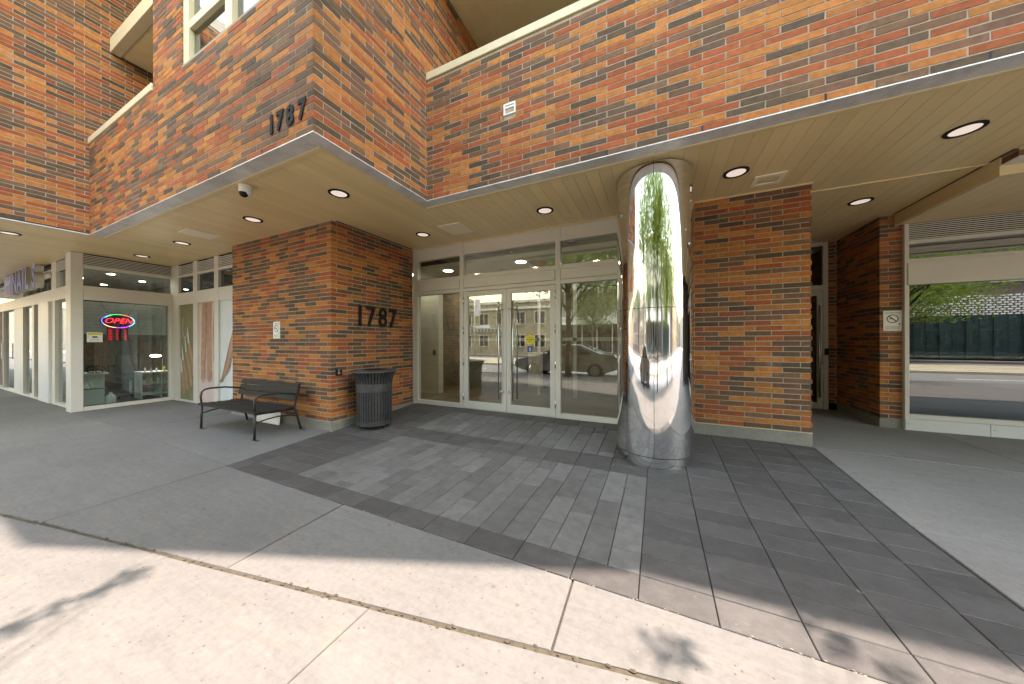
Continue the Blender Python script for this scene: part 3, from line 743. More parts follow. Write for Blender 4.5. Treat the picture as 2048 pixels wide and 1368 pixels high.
def door(x0, x1, hinge_left):
    st = 0.092
    d = bpart('door', 'frame_white', (x0, YG0 + .008, 0.130, x0 + st, YG0 + .058, 2.368), (x1 - st, YG0 + .008, 0.130, x1, YG0 + .058, 2.368), (x0 + st, YG0 + .009, 0.130, x1 - st, YG0 + .057, 0.262), (x0 + st, YG0 + .009, 2.283, x1 - st, YG0 + .057, 2.368))
    bpart('pane', 'pane_clear', (x0 + st, YG0 + .030, 0.262, x1 - st, YG0 + .038, 2.283), parent=d)
    hx = (x1 - 0.115) if hinge_left else (x0 + 0.158)
    sx = (x1 - 0.045) if hinge_left else (x0 + 0.045)
    h = MB()
    for yy in (YG0 - .062, YG0 + .115): h.tube([(hx, yy, 0.36), (hx, yy, 2.13)], 0.0145, 12)
    for zz in (0.50, 2.0): h.tube([(hx, YG0 - .064, zz), (hx, YG0 + .117, zz)], 0.008, 8); h.tube([(hx, YG0 - .05, zz), (sx, YG0 - .01, zz), (sx, YG0 + .02, zz)], 0.008, 8)
    obj('handle', h, 'steel', d, smooth=True)
    xh = x0 - .004 if hinge_left else x1 + .004
    for zz in (0.35, 1.02, 1.62, 2.20):
        hh = MB().tube([(xh, YG0 - .004, zz - .07), (xh, YG0 - .004, zz + .07)], 0.011, 10); obj('hinge', hh, 'steel', d, smooth=True)
    return d
dL = door(-3.408, -2.494, True); dR = door(-2.486, -1.566, False)
def disc_y(name, c, r, y, mat, parent, seg=32, th=.002):
    mb = MB(); i = 0
    mb.v = [(c[0] + r*math.cos(2*math.pi*k/seg), y, c[1] + r*math.sin(2*math.pi*k/seg)) for k in range(seg)] + [(c[0] + r*math.cos(2*math.pi*k/seg), y + th, c[1] + r*math.sin(2*math.pi*k/seg)) for k in range(seg)]
    mb.f = [tuple(range(seg)), tuple(range(2*seg - 1, seg - 1, -1))] + [(k, seg + k, seg + (k+1) % seg, (k+1) % seg) for k in range(seg)]
    return obj(name, mb, mat, parent)
st1 = disc_y('sticker', (-2.033, 1.443), 0.088, YG0 + .024, 'sticker_yellow', dR)
text('sticker_print', 'CAUTION', 0.030, 'sign_black', dR, (-2.033, YG0 + .0235, 1.478), (1, 0, 0), (0, 0, 1), 0.0003)
text('sticker_print', 'AUTOMATIC', 0.031, 'sign_black', dR, (-2.033, YG0 + .0235, 1.44), (1, 0, 0), (0, 0, 1), 0.0003, bold=.0008)
text('sticker_print', 'DOOR', 0.030, 'sign_black', dR, (-2.033, YG0 + .0235, 1.40), (1, 0, 0), (0, 0, 1), 0.0003)
bpart('sticker', 'sticker_blue', (-2.082, YG0 + .0245, 1.222, -1.986, YG0 + .027, 1.328), parent=dR)
disc_y('sticker_print', (-2.034, 1.285), 0.012, YG0 + .0235, 'sign_white', dR, th=.0008)
bpart('sticker_print', 'sign_white', (-2.040, YG0 + .0235, 1.245, -2.028, YG0 + .0243, 1.272), (-2.028, YG0 + .0235, 1.245, -2.008, YG0 + .0243, 1.254), parent=dR)
# lobby behind the doors
bpart('lobby_floor', 'lobby_floor', (-6.6, YG1 + .02, 0.0, 0.6, 9.4, 0.118))
bpart('lobby_wall', 'lobby_white', (-5.9, 6.20, 0.119, -4.94, 6.38, 3.2))
bpart('lobby_wall', 'lobby_tile', (-6.6, 7.55, 0.119, -3.6, 7.7, 3.2), (-6.6, 6.38, 0.119, -6.45, 7.55, 3.2), (-3.6, 9.2, 0.119, 0.6, 9.39, 3.2), (-0.295, YW + .26, 0.119, -0.12, 9.2, 3.2))
for i in range(44):
    pass
bpart('lobby_ceiling', 'ceiling_white', (-6.6, YG1 + .3, 3.02, 0.6, 9.4, 3.1), (-4.6, YG1 + .01, 3.20, -0.35, YG1 + .3, 3.3))
for lx, ly in ((-4.3, 5.75), (-5.3, 5.75), (-2.5, 5.75), (-3.9, 6.4), (-2.4, 6.4), (-1.1, 6.4), (-3.2, 8.3), (-1.3, 8.3), (-5.2, 7.0)):  # front row added to brighten the white lobby wall
    mb = MB().disc((lx, ly), 0.10, 3.016, 20); obj('lobby_lamp', mb, 'lobby_lamp', B)
vb = bpart('vestibule_frame', 'frame_grey', (-4.9, 7.0, 1.42, -0.3, 7.06, 1.50), (-3.52, 7.0, 0.12, -3.44, 7.06, 3.0), (-1.75, 7.0, 0.12, -1.67, 7.06, 3.0), (-2.62, 7.0, 0.12, -2.56, 7.06, 3.0))
bpart('call_button', 'numeral_black', (-5.11, 6.185, 1.08, -5.02, 6.198, 1.20))
bpart('lobby_desk', 'lobby_white', (-3.35, 8.2, 0.119, -2.9, 8.6, 1.1)); bpart('lobby_desk', 'numeral_black', (-2.89, 8.15, 0.119, -2.6, 8.6, 1.15))

# ------------------------------------------------ right-hand shop window
YS = 6.74
SW = bpart('shop_window', 'frame_white', (3.372, YS, -0.05, 3.418, YS + .10, 3.158))
for z0, z1 in ((0.235, 0.303), (2.575, 2.63), (2.855, 2.91)): bpart('rail', 'frame_white', (3.418, YS, z0, 7.2, YS + .1, z1), parent=SW, bev=.003)
bpart('spandrel_panel', 'frame_white', (3.400, YS - .016, 2.242, 7.2, YS + .08, 2.574), parent=SW, bev=.003)
bpart('pane', 'pane_dark', (3.418, YS + .05, 0.303, 7.2, YS + .058, 2.242), parent=SW)
bpart('pane', 'pane_dark', (3.418, YS + .05, 2.63, 7.2, YS + .058, 2.855), parent=SW)
for a, b_ in ((3.369, 4.188), (4.194, 5.013), (5.019, 5.84)):
    bpart('base_panel', 'frame_grey', (a, YS - .012, 0.03, b_, YS + .09, 0.232), parent=SW, bev=.003)
    for zz in (0.20,): disc_y('screw', (a + .03, 0.16), 0.006, YS - .0135, 'black_metal', SW, 10)
for i in range(9):
    z = 2.916 + i * 0.0275
    mb = MB(); mb.v = [(3.418, YS - .004, z), (7.2, YS - .004, z), (7.2, YS + .03, z + .008), (3.418, YS + .03, z + .008), (3.418, YS - .004, z + .013), (7.2, YS - .004, z + .013), (7.2, YS + .03, z + .014), (3.418, YS + .03, z + .014)]
    mb.f = [(3, 2, 1, 0), (4, 5, 6, 7), (0, 1, 5, 4), (2, 3, 7, 6)]
    obj('louver_slat', mb, 'frame_white', SW)
bpart('louver_backing', 'shade_dark', (3.418, YS + .06, 2.91, 7.2, YS + .07, 3.17), parent=SW)
bpart('shop_room', 'shade_dark', (3.42, 9.0, 0.0, 7.2, 9.1, 3.1), (3.42, YS + .11, 0.0, 7.2, 9.0, 0.08), (7.2, YS, 0, 7.3, 9.1, 3.2), (3.42, YS + .11, 3.1, 7.2, 9.0, 3.14), (3.385, YS + .12, 0, 3.42, 9.0, 3.1))
# ------------------------------------------------ door at the end of the passage
YD = 8.08
PD = bpart('passage_door_frame', 'frame_white', (2.935, YD - .01, 0.03, 3.006, YD + .10, S - .002), (XW, YD - .01, 0.03, 1.80, YD + .10, S - .002), (1.80, YD - .01, 2.40, 2.935, YD + .10, 2.50), (1.80, YD - .01, 3.27, 2.935, YD + .10, S - .002))
bpart('pane', 'pane_dark', (1.80, YD + .04, 2.50, 2.935, YD + .048, 3.27), parent=PD)
pd = bpart('door', 'frame_white', (2.85, YD + .005, 0.06, 2.930, YD + .06, 2.395), (1.805, YD + .005, 0.06, 1.90, YD + .06, 2.395), (1.90, YD + .006, 0.06, 2.85, YD + .059, 0.19), (1.90, YD + .006, 2.30, 2.85, YD + .059, 2.395))
bpart('pane', 'pane_dark', (1.90, YD + .03, 0.19, 2.85, YD + .038, 2.30), parent=pd)
h = MB().tube([(2.862, YD - .06, 0.30), (2.862, YD - .06, 2.10)], 0.014, 10)
for zz in (0.45, 1.95): h.tube([(2.862, YD - .06, zz), (2.89, YD + .01, zz)], 0.008, 8)
obj('handle', h, 'steel', pd, smooth=True)
bpart('lock_plate', 'steel', (2.872, YD - .008, 0.96, 2.926, YD + .004, 1.14), parent=pd)
bpart('card_reader', 'numeral_black', (2.948, YD - .035, 1.13, 3.000, YD - .011, 1.26))
bpart('passage_backing', 'shade_dark', (XW, YD + .5, 0, 3.2, YD + .55, 3.3))

# ------------------------------------------------ nail salon glazing
XN, YN, YQ = -11.20, 2.05, 3.45
GL = lambda x: -0.064 if x < -11 else -0.05
def slats_y(par, x0, x1, y, z0, n, pitch, mat='frame_white'):
    for i in range(n):
        z = z0 + i * pitch
        mb = MB(); mb.v = [(x0, y - .006, z), (x1, y - .006, z), (x1, y + .03, z + pitch*.3), (x0, y + .03, z + pitch*.3), (x0, y - .006, z + pitch*.5), (x1, y - .006, z + pitch*.5), (x1, y + .03, z + pitch*.55), (x0, y + .03, z + pitch*.55)]
        mb.f = [(3, 2, 1, 0), (4, 5, 6, 7), (0, 1, 5, 4), (2, 3, 7, 6)]; obj('louver_slat', mb, mat, par)
def slats_x(par, y0, y1, x, z0, n, pitch, mat='frame_white'):
    for i in range(n):
        z = z0 + i * pitch
        mb = MB(); mb.v = [(x + .006, y0, z), (x + .006, y1, z), (x - .03, y1, z + pitch*.3), (x - .03, y0, z + pitch*.3), (x + .006, y0, z + pitch*.5), (x + .006, y1, z + pitch*.5), (x - .03, y1, z + pitch*.55), (x - .03, y0, z + pitch*.55)]
        mb.f = [(0, 1, 2, 3), (7, 6, 5, 4), (4, 5, 1, 0), (6, 7, 3, 2)]; obj('louver_slat', mb, mat, par)
SG = bpart('salon_window', 'frame_white', (-11.53, 1.94, -0.10, XN + .012, 2.105, S - .002), bev=.008)     # the corner post
sw = bpart('salon_side_window', 'frame_white', (XN - .10, 2.106, -0.09, XN, 3.452, 0.02), (XN - .10, 2.106, 2.336, XN + .004, 3.452, 2.642), (XN - .10, 2.106, 3.03, XN, 3.452, 3.085), (XN - .10, 3.40, 0.02, XN, 3.452, 2.336))
bpart('pane', 'pane_shop', (XN - .058, 2.106, 0.02, XN - .05, 3.40, 2.336), parent=sw)
bpart('pane', 'pane_shop', (XN - .058, 2.106, 2.642, XN - .05, 3.452, 3.03), parent=sw)
slats_x(sw, 2.106, 3.452, XN, 3.088, 7, 0.0345); bpart('louver_backing', 'shade_dark', (XN - .07, 2.106, 3.085, XN - .06, 3.452, S), parent=sw)
# poster bays between the salon corner and the entrance pier
pw = bpart('salon_poster_window', 'frame_white', (XN - .10, YQ + .003, -0.09, -10.83, YQ + .1, S - .002), (-10.04, YQ, -0.08, -9.83, YQ + .1, S - .002), (-9.03, YQ, -0.08, -8.84, YQ + .1, S - .002), (-10.83, YQ + .004, 2.34, -7.6, YQ + .1, 2.63), (-10.83, YQ + .004, 3.02, -7.6, YQ + .1, 3.065), (-10.83, YQ + .004, -0.09, -7.6, YQ + .1, 0.0))
for i, (a, b_) in enumerate(((-10.83, -10.04), (-9.83, -9.03), (-8.84, -7.6))):
    bpart('pane', 'pane_dark', (a, YQ + .05, 2.63, b_, YQ + .058, 3.02), parent=pw)
    bpart('poster', ('poster_olive', 'poster_pink', 'poster_pale')[i], (a, YQ + .035, 0.0, b_, YQ + .045, 2.34), parent=pw)
    slats_y(pw, a, b_, YQ + .01, 3.068, 7, 0.0365)
bpart('louver_backing', 'shade_dark', (-10.83, YQ + .06, 3.065, -7.6, YQ + .07, S), parent=pw)
yp = YQ + .0335
def finger(pts, w0, w1, mat, k=0):
    """flat print of a finger or arm: ribbon along pts in the poster plane"""
    mb = MB(); n = len(pts); L_, R_ = [], []
    for i, (x, z) in enumerate(pts):
        a = pts[max(i - 1, 0)]; b_ = pts[min(i + 1, n - 1)]; dx, dz = b_[0] - a[0], b_[1] - a[1]; d = math.hypot(dx, dz)
        t = i / (n - 1); wd = (w0 + (w1 - w0) * t) * (0.35 if i in (n - 1,) else 1)
        L_.append((x - dz / d * wd, yp - k * .0006, z + dx / d * wd)); R_.append((x + dz / d * wd, yp - k * .0006, z - dx / d * wd))
    mb.v = L_ + R_
    for i in range(n - 1): mb.f.append((i, i + 1, n + i + 1, n + i))
    return obj('poster_print', mb, mat, pw)
for i, (x, z, x2, z2) in enumerate(((-10.62, 0.15, -10.75, 0.72), (-10.45, 0.25, -10.68, 1.02), (-10.22, 0.35, -10.52, 1.22), (-10.08, 0.6, -10.38, 1.45))):
    finger([(x, z), ((x + x2) / 2 + .02, (z + z2) / 2), (x2 + .02, z2 - .06), (x2, z2)], .075, .05, 'skin_print', i)
    finger([(x2 + .01, z2 - .05), (x2 - .03, z2 + .18), (x2 - .06, z2 + .32)], .04, .018, 'nail_print', i + 1)
cvp = [(-10.55 + .14 * math.cos(t * .42 + 2.2) , 1.78 + .26 * math.sin(t * .42 + 2.2)) for t in range(11)]
finger(cvp, .008, .012, 'nail_print', 6)
for i, (x, dxx) in enumerate(((-9.62, 0.06), (-9.33, -0.02))):
    finger([(x + dxx, 2.33), (x + dxx * .6, 1.7), (x, 1.15), (x - .01, .85), (x, .72)], .13, .11, 'skin_print', i)
    for q in range(4): finger([(x - .09 + q * .06, .80), (x - .10 + q * .065, .58), (x - .10 + q * .066, .48 + .05 * (q in (0, 3)))], .028, .02, 'skin_print', i + 2)
finger([(-9.05, 2.33), (-9.12, 1.7), (-9.10, 1.2), (-9.14, .95)], .05, .03, 'skin_print_dark', 4); finger([(-9.48, 2.33), (-9.47, 1.7), (-9.5, 1.25), (-9.47, 1.0)], .025, .01, 'skin_print_dark', 5)
for i in range(9):
    rq = random.Random(40 + i); x = -8.42 - .055 * i + rq.uniform(-.05, .05)
    finger([(x + .5, 2.15 - .1 * i), (x + .28, 1.7 - .1 * i), (x + .1, 1.2 - .08 * i), (x - .02, .75 - .03 * i)], .09, .03, ('skin_print_dark', 'skin_print', 'skin_print_dark')[i % 3], i % 5)
# street front of the salon
sf = bpart('salon_front_window', 'frame_white', (-11.53, YN - .02, 2.415, -20.5, YN + .1, 2.69) if False else (-20.5, YN - .02, 2.415, -11.531, YN + .1, 2.69), (-20.5, YN - .005, -0.12, -11.531, YN + .1, -0.03), (-13.35, YN - .004, -0.03, -13.06, YN + .1, 2.415), (-12.12, YN - .006, -0.03, -11.531, YN + .1, 2.415), (-15.32, YN, -0.03, -15.1, YN + .1, 2.415), (-17.0, YN, -0.03, -16.36, YN + .1, 2.415), (-19.2, YN, -0.03, -19.1, YN + .1, 2.415), (-17.6, YN + .01, -0.03, -17.0, YN + .09, 2.415), (-13.35, YN - .004, 2.69, -13.06, YN + .1, S), (-20.5, YN, 3.16, -13.35, YN + .1, 3.20), (-16.4, YN, 2.69, -16.3, YN + .1, 3.16), (-13.06, YN - .002, 2.69, -12.95, YN + .09, S - .003))
bpart('panel', 'frame_grey', (-14.30, YN - .05, -0.06, -13.34, YN + .04, 2.41), parent=sf, bev=.005)
for a, b_ in ((-13.06, -12.12), (-15.1, -14.3), (-16.36, -15.32), (-19.1, -17.6)): bpart('pane', 'pane_shop', (a, YN + .05, -0.03, b_, YN + .058, 2.415), parent=sf)
bpart('pane', 'pane_shop', (-12.95, YN + .05, 2.69, -11.531, YN + .058, 3.09), (-20.5, YN + .05, 2.69, -13.35, YN + .058, 3.16), parent=sf)
slats_y(sf, -12.95, -11.532, YN + .01, 3.10, 7, 0.034); bpart('louver_backing', 'shade_dark', (-12.95, YN + .06, 3.09, -11.54, YN + .07, S), (-20.5, YN + .06, 3.2, -13.35, YN + .07, S), parent=sf)
bpart('banner', 'banner_yellow', (-15.08, YN + .062, 0.35, -14.32, YN + .066, 2.35), parent=sf)
for i, (z0, z1) in enumerate(((1.75, 2.28), (1.22, 1.68), (0.48, 1.12))): bpart('banner_print', 'banner_red', (-14.98, YN + .0595, z0, -14.42, YN + .0615, z1), parent=sf)
sdh = MB().tube([(-18.9, YN - .04, 0.9), (-18.9, YN - .04, 1.4)], 0.014, 8); obj('handle', sdh, 'steel', sf)
# salon room
bpart('salon_floor', 'salon_floor', (-20.4, YN + .1, -0.20, XN - .1, 9.4, -0.075), (XN - .1, YQ + .1, -0.20, -7.7, 9.4, -0.075))
bpart('salon_wall', 'salon_wall', (-20.5, YN + .1, -0.07, -20.3, 9.4, 3.3), (-20.3, 5.6, -0.07, -7.7, 5.7, 3.3), (-7.72, YQ + .12, -0.07, -7.6, 5.6, 3.3))
bpart('salon_ceiling', 'grey_panel', (-20.3, YN + .1, 3.10, XN - .1, 5.6, 3.2), (XN - .1, YQ + .1, 3.10, -7.72, 5.6, 3.2))
SL = part('window_blind', B)
for i in range(10):
    z = 1.60 + i * 0.074; bpart('slat', 'salon_slat', (-11.56, 2.115, z, -11.545, 3.44, z + .070), parent=SL)
bpart('partition', 'salon_wall', (-20.2, 4.05, -0.07, -13.1, 4.1, 3.1)); bpart('shelf_rail', 'shade_dark', (-20, 3.98, 1.50, -13.2, 4.02, 1.62))
text('lettering', 'CENTURY', 0.24, 'numeral_black', B, (-11.42, 2.56, 0.80), (0, 1, 0), (0, 0, 1), 0.001, sx=.72)
for lx, ly in ((-11.43, 2.45), (-11.43, 3.05), (-12.2, 2.7), (-12.9, 3.4), (-13.6, 2.5), (-14.6, 3.1)):  # pair nearest the glass added only to light the window blind
    mb = MB().disc((lx, ly), 0.06, 3.094, 18); obj('salon_lamp', mb, 'salon_lamp', B)

# ================================================================== THINGS ON AND AROUND THE BUILDING
# recessed downlights
LIGHTS = [((-3.749, 2.690), 'recessed round downlight in the soffit nearest the corner of the projecting bay'), ((-5.761, 2.677), 'recessed round downlight above the black bench, beside the dome camera'), ((-8.357, 2.715), 'recessed round downlight beside the flush square panel near the salon posters'),
          ((-10.406, 2.738), 'small recessed round downlight in front of the salon window with the neon sign'), ((-10.32, 1.163), 'recessed round downlight at the left frame edge above the salon street front'), ((-3.817, 4.362), 'recessed round downlight in the corner where the numbered pier meets the entrance glazing'),
          ((-1.499, 4.342), 'recessed round downlight above the glazed double doors, left of the mirrored column'), ((0.819, 4.311), 'recessed round downlight just right of the mirrored column'), ((2.556, 4.34), 'large recessed round downlight at the right end of the soffit'), ((2.554, 5.951), 'recessed round downlight over the passage beside the right-hand shop window')]
for (lx, ly), lab in LIGHTS:
    t = thing('downlight', (lx, ly, S), lab, 'downlight', 'recessed downlights in the tan soffit')
    mb = MB().lathe((lx, ly), [(0.125, S + .003), (0.125, S - .006), (0.118, S - .010), (0.096, S - .009), (0.092, S + .001)], 40); obj('trim_ring', mb, 'numeral_black', t, smooth=False)
    mb = MB().disc((lx, ly), 0.094, S - .0035, 36); obj('diffuser', mb, 'downlight_glow', t)
# dome camera
t = thing('security_camera', (-4.586, 2.055, S), 'small white dome security camera hanging under the soffit', 'camera')
mb = MB().lathe((-4.586, 2.055), [(0.0, S - .001), (0.066, S - .001), (0.068, S - .02), (0.066, S - .065), (0.062, S - .10), (0.050, S - .125), (0.0, S - .128)], 32); obj('housing', mb, 'plastic_white', t, smooth=True)
mb = MB().lathe((-4.575, 2.03), [(0.045, S - .105), (0.043, S - .128), (0.030, S - .150), (0.012, S - .160), (0.0, S - .161)], 24); obj('dome', mb, 'numeral_black', t, smooth=True)
# mirrored column
cc = (-0.04, 4.03)
t = thing('mirrored_column', (cc[0], cc[1], 0.04), 'round polished steel column mirroring the street in front of the entrance', 'column')
g0 = gz(cc[0], cc[1]) - .03
mb = MB().lathe(cc, [(0.373, g0), (0.373, 0.20)], 96); obj('base_sleeve', mb, 'mirror_steel', t, smooth=True)
def half(name, z0, z1, r):
    ca = math.atan2(-cc[1], -cc[0])       # seam faces the street
    ga = 0.0045
    for i, (a0, a1) in enumerate(((ca + ga, ca + math.pi - ga), (ca + math.pi + ga, ca + 2 * math.pi - ga))):
        mb = MB().lathe(cc, [(r, z0), (r, z1)], 64, a0, a1); obj(name, mb, 'mirror_steel', t, smooth=True)
half('lower_sheet', 0.162, 1.762, 0.412); half('upper_sheet', 1.768, S - .02, 0.411)
mb = MB().lathe(cc, [(0.400, 0.15), (0.400, S - .012)], 64); obj('core', mb, 'black_metal', t, smooth=True)
for ang, zz in ((-2.55, 2.86), (-0.42, 2.93), (-0.52, 2.45), (-2.62, 1.55), (-0.48, 1.2)):
    a = (cc[0] + .411 * math.cos(ang), cc[1] + .411 * math.sin(ang), zz); b_ = (cc[0] + .418 * math.cos(ang), cc[1] + .418 * math.sin(ang), zz)
    mb = MB().tube([a, b_], 0.016, 14); obj('rivet', mb, 'steel', t)
# address numerals
def numeral(ch, size, o, xd, zd, sx, bold, depth, lab, grp):
    q = text('address_numeral', ch, size, 'numeral_black', None, o, xd, zd, depth, bold=bold, sx=sx)
    tag(q, lab, 'numeral', grp); return q
names = [('1', 'one'), ('7', 'seven'), ('8', 'eight'), ('7', 'seven')]
for i, ((ch, wd), yy) in enumerate(zip(names, (3.735, 3.955, 4.225, 4.46))):
    lab = ['large black digit one fixed to the entrance pier above the litter bin', 'large black digit seven between one and eight on the entrance pier', 'large black digit eight on the entrance pier above the litter bin', 'large black digit seven at the end of the number on the entrance pier'][i]
    numeral(ch, 0.50, (PX + .03, yy, 1.845), (0, 1, 0), (0, 0, 1), 0.82, 0.005, 0.010, lab, 'numbers on the entrance pier')
for i, ((ch, wd), xx) in enumerate(zip(names, (-3.515, -3.375, -3.205, -3.02))):
    lab = ['small black digit one on the projecting bay near its lower corner', 'small black digit seven between one and eight on the projecting bay', 'small black digit eight on the projecting bay near its lower corner', 'small black digit seven next to the corner of the projecting bay'][i]
    numeral(ch, 0.255, (xx, YF - .008, 3.585), (1, 0, 0), (0, 0, 1), 0.9, 0.010, 0.005, lab, 'numbers on the projecting bay')
# wheelchair push plate
t = thing('push_plate', (PX + .002, 3.35, 0.92), 'small black accessible door push plate with a wheelchair symbol on the brick pier', 'push plate')
mb = MB().bbox(PX - .003, 3.297, 0.862, PX + .016, 3.402, 0.978, b=.003); obj('plate', mb, 'numeral_black', t)
mb = MB()
def arc_x(mb, cy_, cz, r, a0, a1, wd, x, n=14):
    i = len(mb.v)
    for k in range(n + 1):
        a = a0 + (a1 - a0) * k / n; mb.v += [(x, cy_ + (r - wd) * math.cos(a), cz + (r - wd) * math.sin(a)), (x, cy_ + (r + wd) * math.cos(a), cz + (r + wd) * math.sin(a))]
    for k in range(n): mb.f.append((i + 2*k, i + 2*k + 1, i + 2*k + 3, i + 2*k + 2))
xq = PX + .0172
arc_x(mb, 3.348, 0.905, 0.017, R(120), R(340), .003, xq); arc_x(mb, 3.344, 0.947, 0.003, 0, 2 * math.pi, .003, xq)
mb.quad((xq, 3.341, 0.91), (xq, 3.347, 0.91), (xq, 3.347, 0.94), (xq, 3.341, 0.94)); mb.quad((xq, 3.347, 0.91), (xq, 3.362, 0.91), (xq, 3.362, 0.915), (xq, 3.347, 0.915)); mb.quad((xq, 3.362, 0.894), (xq, 3.368, 0.897), (xq, 3.364, 0.915), (xq, 3.358, 0.915))
obj('wheelchair_symbol', mb, 'sign_white', t)
text('plate_print', 'PUSH TO OPEN', 0.010, 'sign_white', t, (xq, 3.35, 0.966), (0, 1, 0), (0, 0, 1), 0.0002)
# no-smoking signs
def nosmoke(x0, z0, x1, z1, y, lab):
    t = thing('no_smoking_sign', ((x0 + x1) / 2, y, z0), lab, 'sign', 'no-smoking signs on the brick')
    obj('sign_panel', MB().bbox(x0, y - .008, z0, x1, y + .002, z1, b=.002), 'sign_white', t)
    cx, W_, H_ = (x0 + x1) / 2, x1 - x0, z1 - z0; cz = z0 + H_ * .60; yy = y - .0092; r = W_ * .31
    mb = MB(); n = 36
    for k in range(n):
        a0, a1 = 2*math.pi*k/n, 2*math.pi*(k+1)/n; ri, ro = r * .86, r * 1.04
        mb.quad((cx + ri*math.cos(a0), yy, cz + ri*math.sin(a0)), (cx + ri*math.cos(a1), yy, cz + ri*math.sin(a1)), (cx + ro*math.cos(a1), yy, cz + ro*math.sin(a1)), (cx + ro*math.cos(a0), yy, cz + ro*math.sin(a0)))
    d = r * .70; q = r * .075
    mb.quad((cx - d - q, yy, cz + d - q), (cx + d - q, yy, cz - d - q), (cx + d + q, yy, cz - d + q), (cx - d + q, yy, cz + d + q))
    mb.quad((cx - r*.62, yy, cz - r*.08), (cx - r*.05, yy, cz - r*.08), (cx - r*.05, yy, cz + r*.08), (cx - r*.62, yy, cz + r*.08))
    obj('prohibition_symbol', mb, 'sign_black', t)
    text('sign_lettering', 'NO SMOKING', W_ * .135, 'sign_black', t, (cx, yy, z1 - H_ * .115), (1, 0, 0), (0, 0, 1), 0.0002)
    mb = MB()
    rr = random.Random(5)
    for i in range(4):
        zz = z0 + H_ * (.22 - i * .045); xx = cx - W_ * .38
        while xx < cx + W_ * .34:
            l_ = rr.uniform(.03, .09) * W_; mb.quad((xx, yy, zz), (xx + l_, yy, zz), (xx + l_, yy, zz + H_ * .014), (xx, yy, zz + H_ * .014)); xx += l_ + W_ * .02
    obj('fine_print', mb, 'sign_black', t)
    disc_y('emblem', (cx + W_ * .36, z0 + H_ * .34), W_ * .07, y - .0095, 'grey_panel', t, 16, .001)
nosmoke(-6.268, 1.472, -6.066, 1.772, PY - .004, 'tall white no-smoking sign on the entrance pier above the bench')
nosmoke(3.164, 1.556, 3.366, 1.866, YP - .004, 'white no-smoking sign on the narrow brick pier beside the right-hand shop window')
# bench
t = thing('bench', (-6.05, 2.75, -0.02), 'black metal bench with dark slatted seat in front of the brick pier', 'bench')
bx0, bx1 = -6.86, -5.22; g_ = gz(-6, 2.7)
for i in range(5):
    y0 = 2.42 + i * 0.108; zz = 0.402 - 0.012 * math.sin(math.pi * i / 4) - .008 * (i > 2)
    obj('seat_board', MB().bbox(bx0 - .03, y0, zz - .030, bx1 + .03, y0 + .098, zz, b=.005), 'bench_board', t)
for i in range(3):
    z0 = 0.478 + i * 0.092; yb_ = 2.985 + i * 0.024
    mb = MB().bbox(bx0 - .03, -.014, -.0405, bx1 + .03, .014, .0405, b=.005)
    mb.v = [(x, yb_ + y + z * .26, z0 + .04 + z) for x, y, z in mb.v]; obj('back_board', mb, 'bench_board', t)
for x in (bx0 + .02, bx1 - .02):
    g1 = gz(x, 2.45); g2 = gz(x, 3.1)
    mb = MB(); A = [(x, 2.455, 0.36), (x, 2.44, 0.50), (x, 2.452, 0.585), (x, 2.49, 0.622), (x, 2.56, 0.634), (x, 2.75, 0.628), (x, 2.92, 0.598), (x, 3.03, 0.575)]
    obj('armrest', MB().tube(A, 0.015, 8), 'black_metal', t, smooth=True)
    obj('leg', MB().tube([(x, 2.455, 0.375), (x, 2.45, 0.2), (x, 2.445, g1 + .004)], 0.017, 8), 'black_metal', t, smooth=True)
    obj('leg', MB().tube([(x, 3.065, 0.735), (x, 3.045, 0.60), (x, 3.005, 0.46), (x, 2.99, 0.36), (x, 3.02, 0.25), (x, 3.085, g2 + .004)], 0.017, 8), 'black_metal', t, smooth=True)
    obj('seat_bearer', MB().tube([(x, 2.455, 0.362), (x, 2.72, 0.352), (x, 2.99, 0.345)], 0.013, 6), 'black_metal', t, smooth=True)
    obj('stretcher', MB().tube([(x, 2.455, 0.235), (x, 2.6, 0.265), (x, 2.75, 0.275), (x, 2.9, 0.262), (x, 3.03, 0.225)], 0.010, 6), 'black_metal', t, smooth=True)
    for yy, gg in ((2.445, g1), (3.085, g2)):
        obj('foot', MB().bbox(x - .02, yy - .02, gg + .001, x + .085, yy + .02, gg + .009, b=.002), 'black_metal', t)
# white board on the ground behind the bench
t = thing('white_board', (-6.2, 3.1, 0), 'white plastic board lying against the pier under the bench', 'board')
pp_ = [(-6.62, 3.09, 0.002), (-5.86, 3.085, 0.002), (-6.03, 3.20, 0.165), (-6.30, 3.205, 0.185), (-6.74, 3.15, 0.075)]
mb = MB(); mb.v = [(x, y, z + gz(x, y)) for x, y, z in pp_] + [(x + .004, y + .012, z + gz(x, y) + .004) for x, y, z in pp_]
mb.f = [(0, 1, 2, 3, 4), (9, 8, 7, 6, 5)] + [(k, 5 + k, 5 + (k+1) % 5, (k+1) % 5) for k in range(5)]; obj('panel', mb, 'plastic_white', t)
